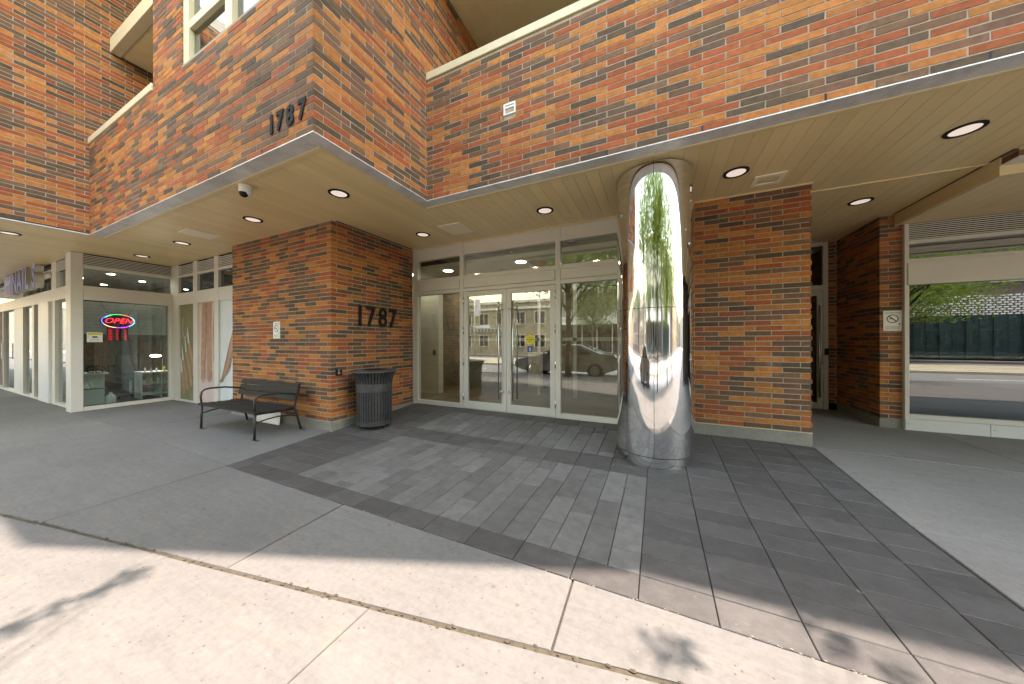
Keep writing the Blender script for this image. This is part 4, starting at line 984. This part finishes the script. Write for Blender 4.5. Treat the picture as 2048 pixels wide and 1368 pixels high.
# litter bin
bc = (-4.20, 3.63); gb = gz(*bc)
t = thing('litter_bin', (bc[0], bc[1], gb), 'black slatted metal litter bin with flared rim beside the entrance pier', 'litter bin')
prof = [(0.266, 0.065), (0.268, 0.12), (0.268, 0.62), (0.272, 0.70), (0.286, 0.78), (0.314, 0.85), (0.350, 0.905)]
NB = 40
for k in range(NB):
    a = 2 * math.pi * k / NB; hw = math.pi / NB * 0.60; mb = MB()
    for r_, z in prof:
        for s_ in (-1, 1): mb.v.append((bc[0] + r_*math.cos(a + s_*hw), bc[1] + r_*math.sin(a + s_*hw), z + gb))
    n = len(prof)
    for r_, z in prof:
        for s_ in (-1, 1): mb.v.append((bc[0] + (r_-.006)*math.cos(a + s_*hw), bc[1] + (r_-.006)*math.sin(a + s_*hw), z + gb))
    for q in range(n - 1):
        mb.f.append((2*q, 2*q+1, 2*q+3, 2*q+2)); o2 = 2 * n; mb.f.append((o2+2*q+2, o2+2*q+3, o2+2*q+1, o2+2*q)); mb.f.append((2*q+2, o2+2*q+2, o2+2*q, 2*q)); mb.f.append((2*q+1, o2+2*q+1, o2+2*q+3, 2*q+3))
    obj('slat', mb, 'bin_metal', t)
for z0, z1, r_ in ((0.055, 0.125, 0.271), (0.585, 0.715, 0.2745)):
    mb = MB().lathe(bc, [(r_ - .006, z0 + gb), (r_, z0 + gb), (r_ + .001, z1 + gb), (r_ - .006, z1 + gb)], 56); obj('band', mb, 'bin_metal', t, smooth=False)
mb = MB().lathe(bc, [(0.19, .925 + gb), (0.200, .934 + gb), (0.30, .926 + gb), (0.352, .916 + gb), (0.366, .906 + gb), (0.362, .896 + gb), (0.335, .892 + gb), (0.20, .914 + gb), (0.19, .925 + gb)], 56); obj('rim', mb, 'bin_metal', t, smooth=True)
mb = MB().lathe(bc, [(0.0, .06 + gb), (0.245, .06 + gb), (0.25, .86 + gb), (0.24, .86 + gb), (0.235, .07 + gb), (0, .07 + gb)], 40); obj('liner', mb, 'dark_void', t, smooth=False)
for k in range(3):
    a = k * 2.1 + 4.2; p = (bc[0] + .22*math.cos(a), bc[1] + .22*math.sin(a)); mb = MB().tube([(p[0], p[1], gb + .001), (p[0], p[1], gb + .06)], 0.013, 8); obj('foot', mb, 'black_metal', t)
# neon OPEN sign in the salon window
t = thing('neon_open_sign', (-11.3, 2.61, 1.74), 'glowing oval neon sign reading OPEN hung inside the salon window', 'neon sign')
xo, yo, zo = -11.315, 2.61, 1.905
def ell(a, ry=.242, rz=.152): return (xo + .014, yo + ry * math.cos(a), zo + rz * math.sin(a))
segs = [(40, 78, 'neon_orange', 1), (78, 128, 'neon_green', 1), (128, 215, 'neon_blue', 1), (205, 262, 'neon_pale', 1), (258, 312, 'neon_violet', 1), (312, 400, 'neon_cyan', 1), (118, 150, 'neon_green', .93)]
for a0, a1, mt, k in segs:
    mb = MB().tube([ell(R(a0 + (a1 - a0) * q / 10), .242 * k, .152 * k) for q in range(11)], 0.0065, 6); obj('neon_tube', mb, mt, t, smooth=True)
mb = MB(); n = 40
mb.v = [(xo, yo + .262*math.cos(2*math.pi*k/n), zo + .172*math.sin(2*math.pi*k/n)) for k in range(n)] + [(xo - .02, yo + .262*math.cos(2*math.pi*k/n), zo + .172*math.sin(2*math.pi*k/n)) for k in range(n)]
mb.f = [tuple(range(n)), tuple(range(2*n-1, n-1, -1))] + [(k, n+k, n+(k+1) % n, (k+1) % n) for k in range(n)]; obj('backing', mb, 'sign_black', t)
text('lettering', 'OPEN', 0.165, 'neon_red', t, (xo + .016, yo, zo), (0, 1, 0), (0, 0, 1), 0.004, shear=0.28, bold=-0.001, sx=0.98)
for ya, yb_ in ((2.345, 2.47), (2.89, 2.75)): mb = MB().tube([(xo, ya, 2.34), (xo, yb_, zo + .14)], 0.003, 5); obj('hanging_wire', mb, 'black_metal', t)
# LED hours board under it
t = thing('opening_hours_board', (-11.3, 2.6, 1.44), 'dark board with red lit rows under the neon OPEN sign', 'sign')
obj('panel', MB().box(-11.33, 2.445, 1.448, -11.31, 2.758, 1.738), 'sign_black', t)
for y0, y1, mt in ((2.462, 2.52, 'led_red'), (2.575, 2.61, 'led_red'), (2.695, 2.735, 'led_red')):
    for i in range(7): obj('lit_row', MB().box(-11.3095, y0, 1.468 + i * .037, -11.308, y1, 1.486 + i * .037), mt, t)
# camera warning sticker
t = thing('camera_warning_sign', (-11.245, 2.26, 1.42), 'small white and yellow camera warning sign in the salon window', 'sign')
obj('sign_panel', MB().box(-11.246, 2.158, 1.42, -11.242, 2.37, 1.635), 'sign_white', t); obj('header_band', MB().box(-11.2418, 2.17, 1.575, -11.241, 2.36, 1.625), 'cctv_yellow', t)
mb = MB().box(-11.2418, 2.23, 1.515, -11.241, 2.295, 1.55); mb.box(-11.2418, 2.295, 1.525, -11.241, 2.31, 1.54); obj('camera_symbol', mb, 'sign_black', t)
text('sign_lettering', 'SECURITY CAMERA', 0.019, 'sign_black', t, (-11.2408, 2.265, 1.60), (0, 1, 0), (0, 0, 1), 0.0002); text('sign_lettering', '24 HOUR', 0.03, 'sign_black', t, (-11.2408, 2.265, 1.48), (0, 1, 0), (0, 0, 1), 0.0002); text('sign_lettering', 'SURVEILLANCE', 0.024, 'sign_black', t, (-11.2408, 2.265, 1.445), (0, 1, 0), (0, 0, 1), 0.0002)
# channel letter sign over the salon street front
ys_ = YN - .11
def channel(ch, xx, size, lab):
    t = thing('channel_letter', (xx, ys_, 2.8), lab, 'sign letter', 'letters of the salon sign')
    text('face', ch, size, 'sign_blue', t, (xx, ys_ - .066, 3.03), (1, 0, 0), (0, 0, 1), 0.004, bold=.02, sx=1.0)
    text('return', ch, size, 'sign_return', t, (xx, ys_, 3.03), (1, 0, 0), (0, 0, 1), 0.06, bold=.026, sx=1.0)
for ch, xx, q in (('N', -15.95, 'N next to the blue box'), ('A', -15.36, 'A between N and I'), ('I', -14.92, 'I between A and L'), ('L', -14.52, 'L before the last letter'), ('S', -13.85, 'S nearest the corner post')):
    channel(ch, xx, 0.76, 'blue-faced channel letter ' + q + ' on the salon sign')
t = thing('salon_sign_box', (-16.8, ys_, 2.6), 'blue and purple box sign at the start of the salon lettering', 'sign')
obj('box', MB().bbox(-17.35, ys_ - .06, 2.75, -16.38, ys_ + .06, 3.325, b=.008), 'sign_return', t); obj('face_panel', MB().box(-17.32, ys_ - .066, 2.93, -16.41, ys_ - .061, 3.31), 'sign_blue', t); obj('face_panel', MB().box(-17.32, ys_ - .066, 2.77, -16.41, ys_ - .061, 2.93), 'sign_purple', t)
text('sign_lettering', 'Queens', 0.25, 'sign_white', t, (-16.87, ys_ - .067, 3.13), (1, 0, 0), (0, 0, 1), 0.0005, shear=.2)
t2 = thing('sign_bracket', (-14.9, YN, 2.9), 'beige raceway holding the salon sign letters off the glazing', 'bracket')
obj('raceway', MB().bbox(-16.2, ys_ + .062, 2.98, -13.3, ys_ + .10, 3.09, b=.004), 'sign_return', t2)
# inside the salon
t = thing('reception_counter', (-12.3, 2.45, -0.07), 'white reception counter behind the salon window', 'counter')
obj('cabinet', MB().bbox(-12.75, 2.20, -0.07, -12.15, 2.59, 0.64, b=.006), 'cabinet', t); obj('countertop', MB().bbox(-12.80, 2.16, 0.645, -12.10, 2.64, 0.69, b=.005), 'plastic_white', t); obj('shadow_gap', MB().box(-12.148, 2.21, 0.30, -12.144, 2.58, 0.315), 'shade_dark', t)
t = thing('plastic_jug', (-12.2, 2.69, -0.075), 'white plastic jug on the floor beside the salon counter', 'jug')
obj('body', MB().lathe((-12.2, 2.69), [(0, -.074), (0.085, -.074), (0.09, -.05), (0.088, .07), (0.06, .12), (0.028, .15), (0.026, .17)], 20), 'plastic_white', t, smooth=True); obj('cap', MB().lathe((-12.2, 2.69), [(0.03, .168), (0.03, .19), (0, .19)], 16), 'cabinet', t)
t = thing('swivel_chair', (-12.9, 3.2, -0.07), 'dark swivel chair with a steel star base in the salon', 'chair')
obj('seat', MB().bbox(-13.15, 2.96, 0.40, -12.70, 3.42, 0.50, b=.03), 'shade_dark', t); obj('backrest', MB().bbox(-13.2, 2.98, 0.55, -13.10, 3.40, 1.10, b=.03), 'shade_dark', t); obj('stem', MB().tube([(-12.92, 3.19, 0.02), (-12.92, 3.19, 0.40)], .025, 8), 'steel', t)
for k in range(5):
    a = k * 1.2566 + .3; obj('base_leg', MB().tube([(-12.92, 3.19, .03), (-12.92 + .30*math.cos(a), 3.19 + .30*math.sin(a), -.01)], .018, 6, .012), 'steel', t); obj('caster', MB().lathe((-12.92 + .30*math.cos(a), 3.19 + .30*math.sin(a)), [(0, -.074), (.028, -.074), (.028, -.02), (0, -.02)], 10), 'numeral_black', t)
t = thing('shelf_unit', (-12.4, 3.6, -0.07), 'pale shelf unit with bottles at the back of the salon window', 'shelf')
for zz in (0.02, 0.30, 0.60): obj('shelf', MB().bbox(-12.7, 3.2, zz, -12.2, 3.95, zz + .03, b=.003), 'cabinet', t)
for yy in (3.2, 3.56, 3.93): obj('upright', MB().box(-12.7, yy, -0.07, -12.22, yy + .02, 0.6), 'cabinet', t)
rb = random.Random(9); sp = []
cols = ['plastic_white', 'cabinet', 'sticker_yellow', 'sign_purple', 'plastic_white']
for i in range(10):
    zz = (0.33, 0.63)[i % 2]; yy = 3.27 + (i // 2) * .12 + rb.uniform(-.02, .02); r_ = rb.uniform(.02, .034); hh = rb.uniform(.09, .16)
    q = obj('bottle', MB().lathe((-12.3, yy), [(0, zz), (r_, zz), (r_, zz + hh*.7), (r_*.4, zz + hh*.82), (r_*.4, zz + hh), (0, zz + hh)], 12), cols[i % 5], None, smooth=True)
    tag(q, 'small bottle on the shelf unit inside the salon window', 'bottle', 'bottles on the salon shelf')
t = thing('desk_lamp', (-12.5, 3.6, 0.63), 'round white lamp above the salon shelf', 'lamp')
obj('head', MB().lathe((-12.45, 3.52), [(0, 1.02), (0.09, 1.03), (0.10, 1.06), (0, 1.08)], 20), 'salon_lamp', t); obj('arm', MB().tube([(-12.6, 3.7, .63), (-12.6, 3.7, .95), (-12.45, 3.52, 1.06)], .01, 6), 'steel', t)

# ================================================================== ACROSS THE STREET (seen in the glass and the column)
def tree(x, y, h, cr, lab, seed, leaf='leaf_spring', n=6500, trunk=.13, grp='street trees', lsz=.085, z0=-0.02, ymax=1e9, twigs=()):
    rr = random.Random(seed); t = thing('street_tree', (x, y, z0), lab, 'tree', grp)
    mb = MB(); top = h * .55; pts = [(x, y, z0)]
    for k in range(1, 7): pts.append((x + rr.uniform(-.05, .05) * k * .5, y + rr.uniform(-.05, .05) * k * .5, z0 + top * k / 6))
    mb.tube(pts, trunk, 10, trunk * .5)
    tips = []
    for k in range(16):
        a = k * 2.4 + rr.uniform(-.3, .3); zb = z0 + top * rr.uniform(.45, 1.0); l_ = cr * rr.uniform(.55, .95); el = rr.uniform(.25, .95)
        p0 = Vector((x, y, zb)); p3 = p0 + Vector((math.cos(a) * l_ * math.cos(el), math.sin(a) * l_ * math.cos(el), l_ * math.sin(el) + .4))
        if p3.y > ymax - .3: p3.y = ymax - .3 - rr.random() * .4
        pm = p0.lerp(p3, .5) + Vector((0, 0, .25)); mb.tube([p0, pm, p3], trunk * .34, 6, trunk * .08)
        for q in range(3):
            e_ = pm.lerp(p3, rr.random()) + Vector((rr.uniform(-1, 1), rr.uniform(-1, 1), rr.uniform(-.2, .9))) * cr * .32
            mb.tube([pm.lerp(p3, .4), e_], trunk * .13, 5, trunk * .04); tips.append(e_)
        tips += [p3, pm.lerp(p3, .7)]
    cb = MB(); per = n // len(tips)
    for tx, ty, tz, r_ in twigs:        # a low limb reaching over the pavement
        q = Vector((tx, ty, tz)); p = Vector((x, y, z0 + top * .75)); pm = p.lerp(q, .6) + Vector((0, 0, .35)); mb.tube([p, pm, q], .006, 5, .003)
        for s_ in range(int(650 * r_)):
            c = q + Vector((rr.gauss(0, r_ * 1.2), rr.gauss(0, r_ * .7), rr.gauss(0, r_ * .7))); a = Vector((rr.uniform(-1, 1), rr.uniform(-1, 1), rr.uniform(-.3, .3))).normalized(); b_ = a.orthogonal().normalized(); sz = rr.uniform(.02, .04)
            i = len(cb.v); cb.v += [tuple(c - a * sz), tuple(c + b_ * sz * .5), tuple(c + a * sz), tuple(c - b_ * sz * .5)]; cb.f.append((i, i + 1, i + 2, i + 3))
    obj('trunk', mb, 'bark', t, smooth=True)
    for tp in tips:
        s_ = cr * rr.uniform(.16, .30)
        for q in range(per):
            c = tp + Vector((rr.gauss(0, s_), rr.gauss(0, s_), rr.gauss(0, s_ * .7)))
            if c.y > ymax or c.z < z0 + 2.7: continue
            a = Vector((rr.uniform(-1, 1), rr.uniform(-1, 1), rr.uniform(-.6, .6))).normalized(); b_ = a.orthogonal().normalized(); sz = lsz * rr.uniform(.6, 1.3)
            i = len(cb.v); cb.v += [tuple(c - a * sz), tuple(c + b_ * sz * .45), tuple(c + a * sz), tuple(c - b_ * sz * .45)]; cb.f.append((i, i + 1, i + 2, i + 3))
    obj('crown', cb, leaf, t)
tree(-3.25, -2.05, 8.4, 3.0, 'street tree at the kerb mirrored in the glass beside the doors', 1, n=7000, ymax=-0.15)
tree(1.0, -2.05, 8.8, 3.1, 'tall street tree at the kerb mirrored in the steel column', 2, n=12000, ymax=-0.15, twigs=[(-0.90, 1.49, 5.60, 0.040), (-0.90, 1.44, 5.60, 0.032), (-0.92, 1.38, 5.60, 0.020), (-0.89, 1.32, 5.60, 0.034), (-0.93, 1.21, 5.60, 0.028), (-0.91, 1.11, 5.60, 0.040), (-0.91, 1.07, 5.60, 0.036), (2.01, 2.37, 5.60, 0.045), (2.05, 2.32, 5.60, 0.035), (1.97, 2.28, 5.60, 0.030), (2.74, 2.73, 5.60, 0.032), (2.74, 2.65, 5.60, 0.030), (2.86, 2.62, 5.60, 0.045), (2.72, 2.88, 5.60, 0.035), (2.62, 2.78, 5.60, 0.030), (2.09, 2.40, 5.60, 0.020)])
tree(7.6, -2.05, 7.0, 2.4, 'street tree at the kerb beyond the right-hand shop', 3, n=4000, ymax=-0.15)
tree(-11.5, -2.05, 7.2, 2.4, 'street tree at the kerb in front of the salon', 4, n=4000, ymax=-0.15)
tree(4.6, -2.05, 8.0, 2.7, 'street tree at the kerb right of the tallest one', 9, n=6000, ymax=-0.15)
tree(15.3, -17.4, 6.4, 4.2, 'leafy tree across the road mirrored in the right-hand shop window', 5, 'leaf_spring', 15000)
tree(-5.5, -19.4, 8.0, 3.0, 'leafy tree across the road in front of the glazed building', 6, 'leaf_green', 6000)
tree(-22, -19.4, 8.5, 3.4, 'dark green tree across the road beside the tan brick house', 7, 'leaf_green', 6000)
tree(4.5, -19.4, 7.5, 2.8, 'leafy tree across the road between the two modern buildings', 8, 'leaf_green', 5000)
def house(name, lab, x0, x1, y, h, wmat, roofmat, rows, cols_, ww, wh, base=None, depth=9, z0=0.0):
    b = thing(name, ((x0 + x1) / 2, y, z0), lab, 'building')
    obj('wall', MB().box(x0, y - depth, z0, x1, y, h), wmat, b); obj('roof', MB().box(x0 - .1, y - depth, h, x1 + .1, y + .18, h + .28), roofmat, b)
    for zi in rows:
        for k in range(cols_):
            cx = x0 + (x1 - x0) * (k + .5) / cols_
            f = obj('window', MB().box(cx - ww/2 - .08, y, zi - .08, cx - ww/2, y + .06, zi + wh + .08).box(cx + ww/2, y, zi - .08, cx + ww/2 + .08, y + .06, zi + wh + .08).box(cx - ww/2, y, zi - .08, cx + ww/2, y + .07, zi).box(cx - ww/2, y, zi + wh, cx + ww/2, y + .06, zi + wh + .08).box(cx - .03, y, zi, cx + .03, y + .05, zi + wh), 'pale_stone', b)
            obj('pane', MB().box(cx - ww/2, y + .005, zi, cx + ww/2, y + .02, zi + wh), 'pane_window', f)
    return b
hb = house('tan_house', 'two-storey tan brick building across the road with a pale sign band', -24, -10.2, -21.0, 5.7, 'tan_brick', 'pale_stone', (0.9, 3.4), 6, 1.1, 1.25)
obj('sign_band', MB().box(-21.5, -20.98, 2.55, -14.5, -20.86, 2.95), 'lamp_post', hb)
for i in range(13): obj('sign_letter', MB().box(-20.8 + i * .46, -20.86, 2.62, -20.55 + i * .46, -20.83, 2.88), 'sign_black', hb)
obj('sign_board', MB().box(-19.6, -20.98, 3.0, -17.4, -20.88, 3.3), 'sign_white', hb); obj('cornice', MB().box(-24.1, -21.0, 5.0, -10.1, -20.8, 5.25), 'pale_stone', hb)
gbd = house('glazed_building', 'modern grey building across the road with glazed ground floor and white band', -10.0, 9.5, -21.5, 10.4, 'grey_panel', 'pale_stone', (5.0, 8.0), 8, 1.9, 1.9)
obj('canopy_band', MB().box(-10.0, -21.5, 3.15, 9.5, -20.9, 3.95), 'sign_white', gbd)
for k in range(13): obj('shop_pane', MB().box(-9.9 + k * 1.49, -21.48, 0.1, -8.5 + k * 1.49, -21.43, 3.1), 'pane_window', gbd); obj('shop_mullion', MB().box(-8.5 + k * 1.49, -21.5, 0.0, -8.41 + k * 1.49, -21.36, 3.14), 'frame_white', gbd)
lb = house('lattice_building', 'dark brick building across the road with white lattice screen round its glazing', 10.2, 34, -20.6, 10, 'brown_brick', 'brown_brick', (5.6, 8.0), 7, 1.8, 1.7)
obj('shop_pane', MB().box(12.2, -20.34, 0.1, 23.5, -20.33, 3.2), 'pane_shop', lb)
for k in range(52): obj('curtain_fold', MB().box(12.3 + k * .215, -20.5, 0.1, 12.515 + k * .215, -20.40 - .03 * (k % 3) - .03 * (k % 2), 3.2), 'curtain_teal', lb)
lt = MB()
def lat(x0, x1, z0, z1):
    r_ = 0; z = z0
    while z < z1:
        x = x0 + (.15 if r_ % 2 else 0)
        while x < x1: lt.box(x, -20.45, z, x + .22, -20.36, z + .10); x += .32
        z += .16; r_ += 1
lat(12.0, 25.4, 3.25, 4.6); lat(23.6, 25.4, 0.1, 3.25)
ls = obj('lattice_screen', lt, 'lattice_white', lb); ls['kind'] = 'stuff'
hc = house('red_house', 'low brick shop across the road at the far left', -46, -25, -21, 7.5, 'brown_brick', 'pale_stone', (1.0, 4.6), 8, 1.3, 1.5)
hd = house('corner_block', 'tall brick block across the road at the far right', 35, 60, -21, 8, 'tan_brick', 'pale_stone', (1.2, 5), 8, 1.5, 1.7)
he = house('far_terrace', 'long brown terrace far down the road to the left', -130, -47, -22, 8, 'tan_brick', 'pale_stone', (1.2, 4.6), 16, 1.6, 1.7)
hf = house('far_block', 'long dark block far down the road to the right', 61, 130, -22, 8, 'brown_brick', 'pale_stone', (1.2, 4.6), 14, 1.6, 1.7)
hg = house('end_block', 'pale block closing the view at the left end of the road', -150, -118, 6, 9, 'grey_panel', 'pale_stone', (2, 6), 8, 1.8, 1.9, depth=27)
hh_ = house('closing_block', 'pale block closing the view at the right end of the road', 118, 150, 6, 10, 'grey_panel', 'pale_stone', (2, 6), 8, 1.8, 1.9, depth=27)
def neighbour(name, lab, x0, x1, y, h):
    b = thing(name, ((x0 + x1) / 2, y, 0), lab, 'building'); obj('wall', MB().box(x0, y, -.1, x1, y + 10, h), 'brown_brick', b); obj('roof', MB().box(x0, y - .15, h, x1, y + 10, h + .3), 'pale_stone', b); n = int((x1 - x0) / 4)
    for k in range(n):
        cx = x0 + (x1 - x0) * (k + .5) / n
        for zi in (0.8, 4.4, 7.6):
            f = obj('window', MB().box(cx - 1.1, y - .06, zi - .1, cx + 1.1, y, zi).box(cx - 1.1, y - .06, zi + 1.9, cx + 1.1, y, zi + 2.0).box(cx - 1.1, y - .06, zi, cx - 1.0, y, zi + 1.9).box(cx + 1.0, y - .06, zi, cx + 1.1, y, zi + 1.9), 'pale_stone', b); obj('pane', MB().box(cx - 1.0, y - .02, zi, cx + 1.0, y - .01, zi + 1.9), 'pane_window', f)
neighbour('neighbouring_block', 'brown brick block on the near side of the road, right of the entrance', 9.2, 58, 3.8, 11)
neighbour('neighbouring_terrace', 'brown brick terrace on the near side of the road, left of the salon', -80, -30.5, 2.6, 11)
# lamp posts
def lamp(x, y, lab, banner=False):
    t = thing('street_lamp', (x, y, -.02), lab, 'lamp post', 'lamp posts along the street')
    obj('pole', MB().tube([(x, y, -.05), (x, y, 8.6)], .09, 10, .06), 'lamp_post', t, smooth=True); obj('arm', MB().tube([(x, y, 8.4), (x, y + 1.0, 8.75), (x, y + 2.0, 8.8)], .04, 8), 'lamp_post', t); obj('lamp_head', MB().bbox(x - .12, y + 1.9, 8.72, x + .12, y + 2.5, 8.86, b=.03), 'sign_white', t)
    if banner:
        obj('banner', MB().box(x + .12, y - .01, 4.3, x + .72, y + .01, 6.1), 'sign_white', t)
        for q in range(4): obj('banner_stripe', MB().box(x + .17 + q * .14, y + .011, 4.3, x + .22 + q * .14, y + .016, 6.1), 'sign_purple', t)
lamp(-9.2, -15.0, 'pale lamp post in the roadway mirrored in the right door leaf'); lamp(-18.4, -19.2, 'pale lamp post with striped banner in front of the tan brick building', True); lamp(11.0, -19.2, 'pale lamp post near the lattice screen building')
# parked car
def car(xc, yc):
    z0 = -.15
    t = thing('parked_car', (xc, yc, z0), 'silver saloon car parked at the kerb and mirrored in the doors', 'car')
    W_ = .88
    side = [(-2.28, .42), (-2.30, .62), (-2.22, .74), (-1.75, .86), (-1.30, .93), (-0.95, 1.02), (-0.35, 1.38), (0.15, 1.46), (0.75, 1.43), (1.35, 1.16), (1.65, 1.05), (2.15, 1.02), (2.28, .90), (2.30, .55), (2.22, .38)]
    bot = [(1.85, .26), (-1.85, .26)]
    poly = side + bot
    mb = MB(); ring = []
    lv = [(-1, .0), (-.97, .4), (-.9, 1.), (.9, 1.), (.97, .4), (1, 0)]
    ys_l = []
    for s_, inset in ((-1, 0), (-.93, .04), (.93, .04), (1, 0)):
        row = []
        for x, z in poly:
            tz = max(0, (z - .95) / .55); yy = s_ * W_ * (1 - .20 * tz); sc_ = 1.0 if inset else .985
            row.append(len(mb.v)); mb.v.append((xc + x * sc_, yc + yy, z0 + z * (1 if inset else .985) + (0 if inset else .008)))
        ring.append(row)
    n = len(poly)
    for r_ in range(3):
        for k in range(n): mb.f.append((ring[r_][k], ring[r_][(k+1) % n], ring[r_+1][(k+1) % n], ring[r_+1][k]))
    mb.f.append(tuple(ring[0][::-1])); mb.f.append(tuple(ring[3])); obj('body', mb, 'car_silver', t)
    for s_ in (-1, 1):
        yy = lambda z: yc + s_ * (W_ * (1 - .20 * max(0, (z - .95) / .55)) + .006)
        for pts in ([(-.80, 1.00), (-.30, 1.33), (.12, 1.40), (.12, 1.00)], [(.18, 1.00), (.18, 1.40), (.72, 1.37), (1.22, 1.08), (1.22, 1.0)]):
            mb = MB(); mb.v = [(xc + x, yy(z), z0 + z) for x, z in pts]; mb.f = [tuple(range(len(pts)))]
            mb.v += [(x, y_ - s_ * .01, z) for x, y_, z in mb.v]; mb.f.append(tuple(range(2*len(pts) - 1, len(pts) - 1, -1))); obj('side_window', mb, 'pane_window', t)
        for xw in (-1.38, 1.38):
            wh = part('wheel', t)
            mb = MB(); n = 28
            def ringw(r_, y_): return [(xc + xw + r_*math.cos(2*math.pi*k/n), yc + s_ * y_, z0 + .325 + r_*math.sin(2*math.pi*k/n)) for k in range(n)]
            rows = [ringw(.20, .905), ringw(.29, .91), ringw(.325, .88), ringw(.325, .70), ringw(.2, .69)]
            for rw in rows: mb.v += rw
            for q in range(4):
                for k in range(n): mb.f.append((q*n + k, q*n + (k+1) % n, (q+1)*n + (k+1) % n, (q+1)*n + k))
            obj('tyre', mb, 'tyre', wh)
            mb = MB(); 
            for k in range(10):
                a = k * 2 * math.pi / 10; mb.tube([(xc + xw + .03*math.cos(a), yc + s_*.895, z0 + .325 + .03*math.sin(a)), (xc + xw + .205*math.cos(a), yc + s_*.90, z0 + .325 + .205*math.sin(a))], .014, 5)
            mb.v += ringw(.205, .86); i = len(mb.v) - n; mb.f.append(tuple(range(i, i + n))); obj('rim', mb, 'chrome_rim', wh)
        obj('headlight', MB().bbox(xc - 2.27, yc + s_*.62 - .14, z0 + .60, xc - 2.05, yc + s_*.62 + .14, z0 + .74, b=.03), 'plastic_white', t); obj('tail_light', MB().bbox(xc + 2.15, yc + s_*.66 - .16, z0 + .78, xc + 2.305, yc + s_*.66 + .16, z0 + .94, b=.02), 'tail_red', t)
        obj('wing_mirror', MB().bbox(xc - .78, yc + s_*.98 - .09, z0 + .98, xc - .62, yc + s_*.98 + .09, z0 + 1.09, b=.03), 'car_silver', t)
    for pts in ([(-.98, 1.03), (-.37, 1.385)], [(.77, 1.43), (1.36, 1.16)]):
        mb = MB(); (xa, za), (xb, zb) = pts; ya = W_ * (1 - .20 * max(0, (za - .95) / .55)) * .9; yb_ = W_ * (1 - .20 * max(0, (zb - .95) / .55)) * .9
        nx, nz = -(zb - za), (xb - xa); d = math.hypot(nx, nz); nx, nz = nx / d * .008, nz / d * .008
        mb.quad((xc + xa + nx, yc - ya, z0 + za + nz), (xc + xa + nx, yc + ya, z0 + za + nz), (xc + xb + nx, yc + yb_, z0 + zb + nz), (xc + xb + nx, yc - yb_, z0 + zb + nz)); obj('windscreen', mb, 'pane_window', t)
car(-3.75, -3.85)
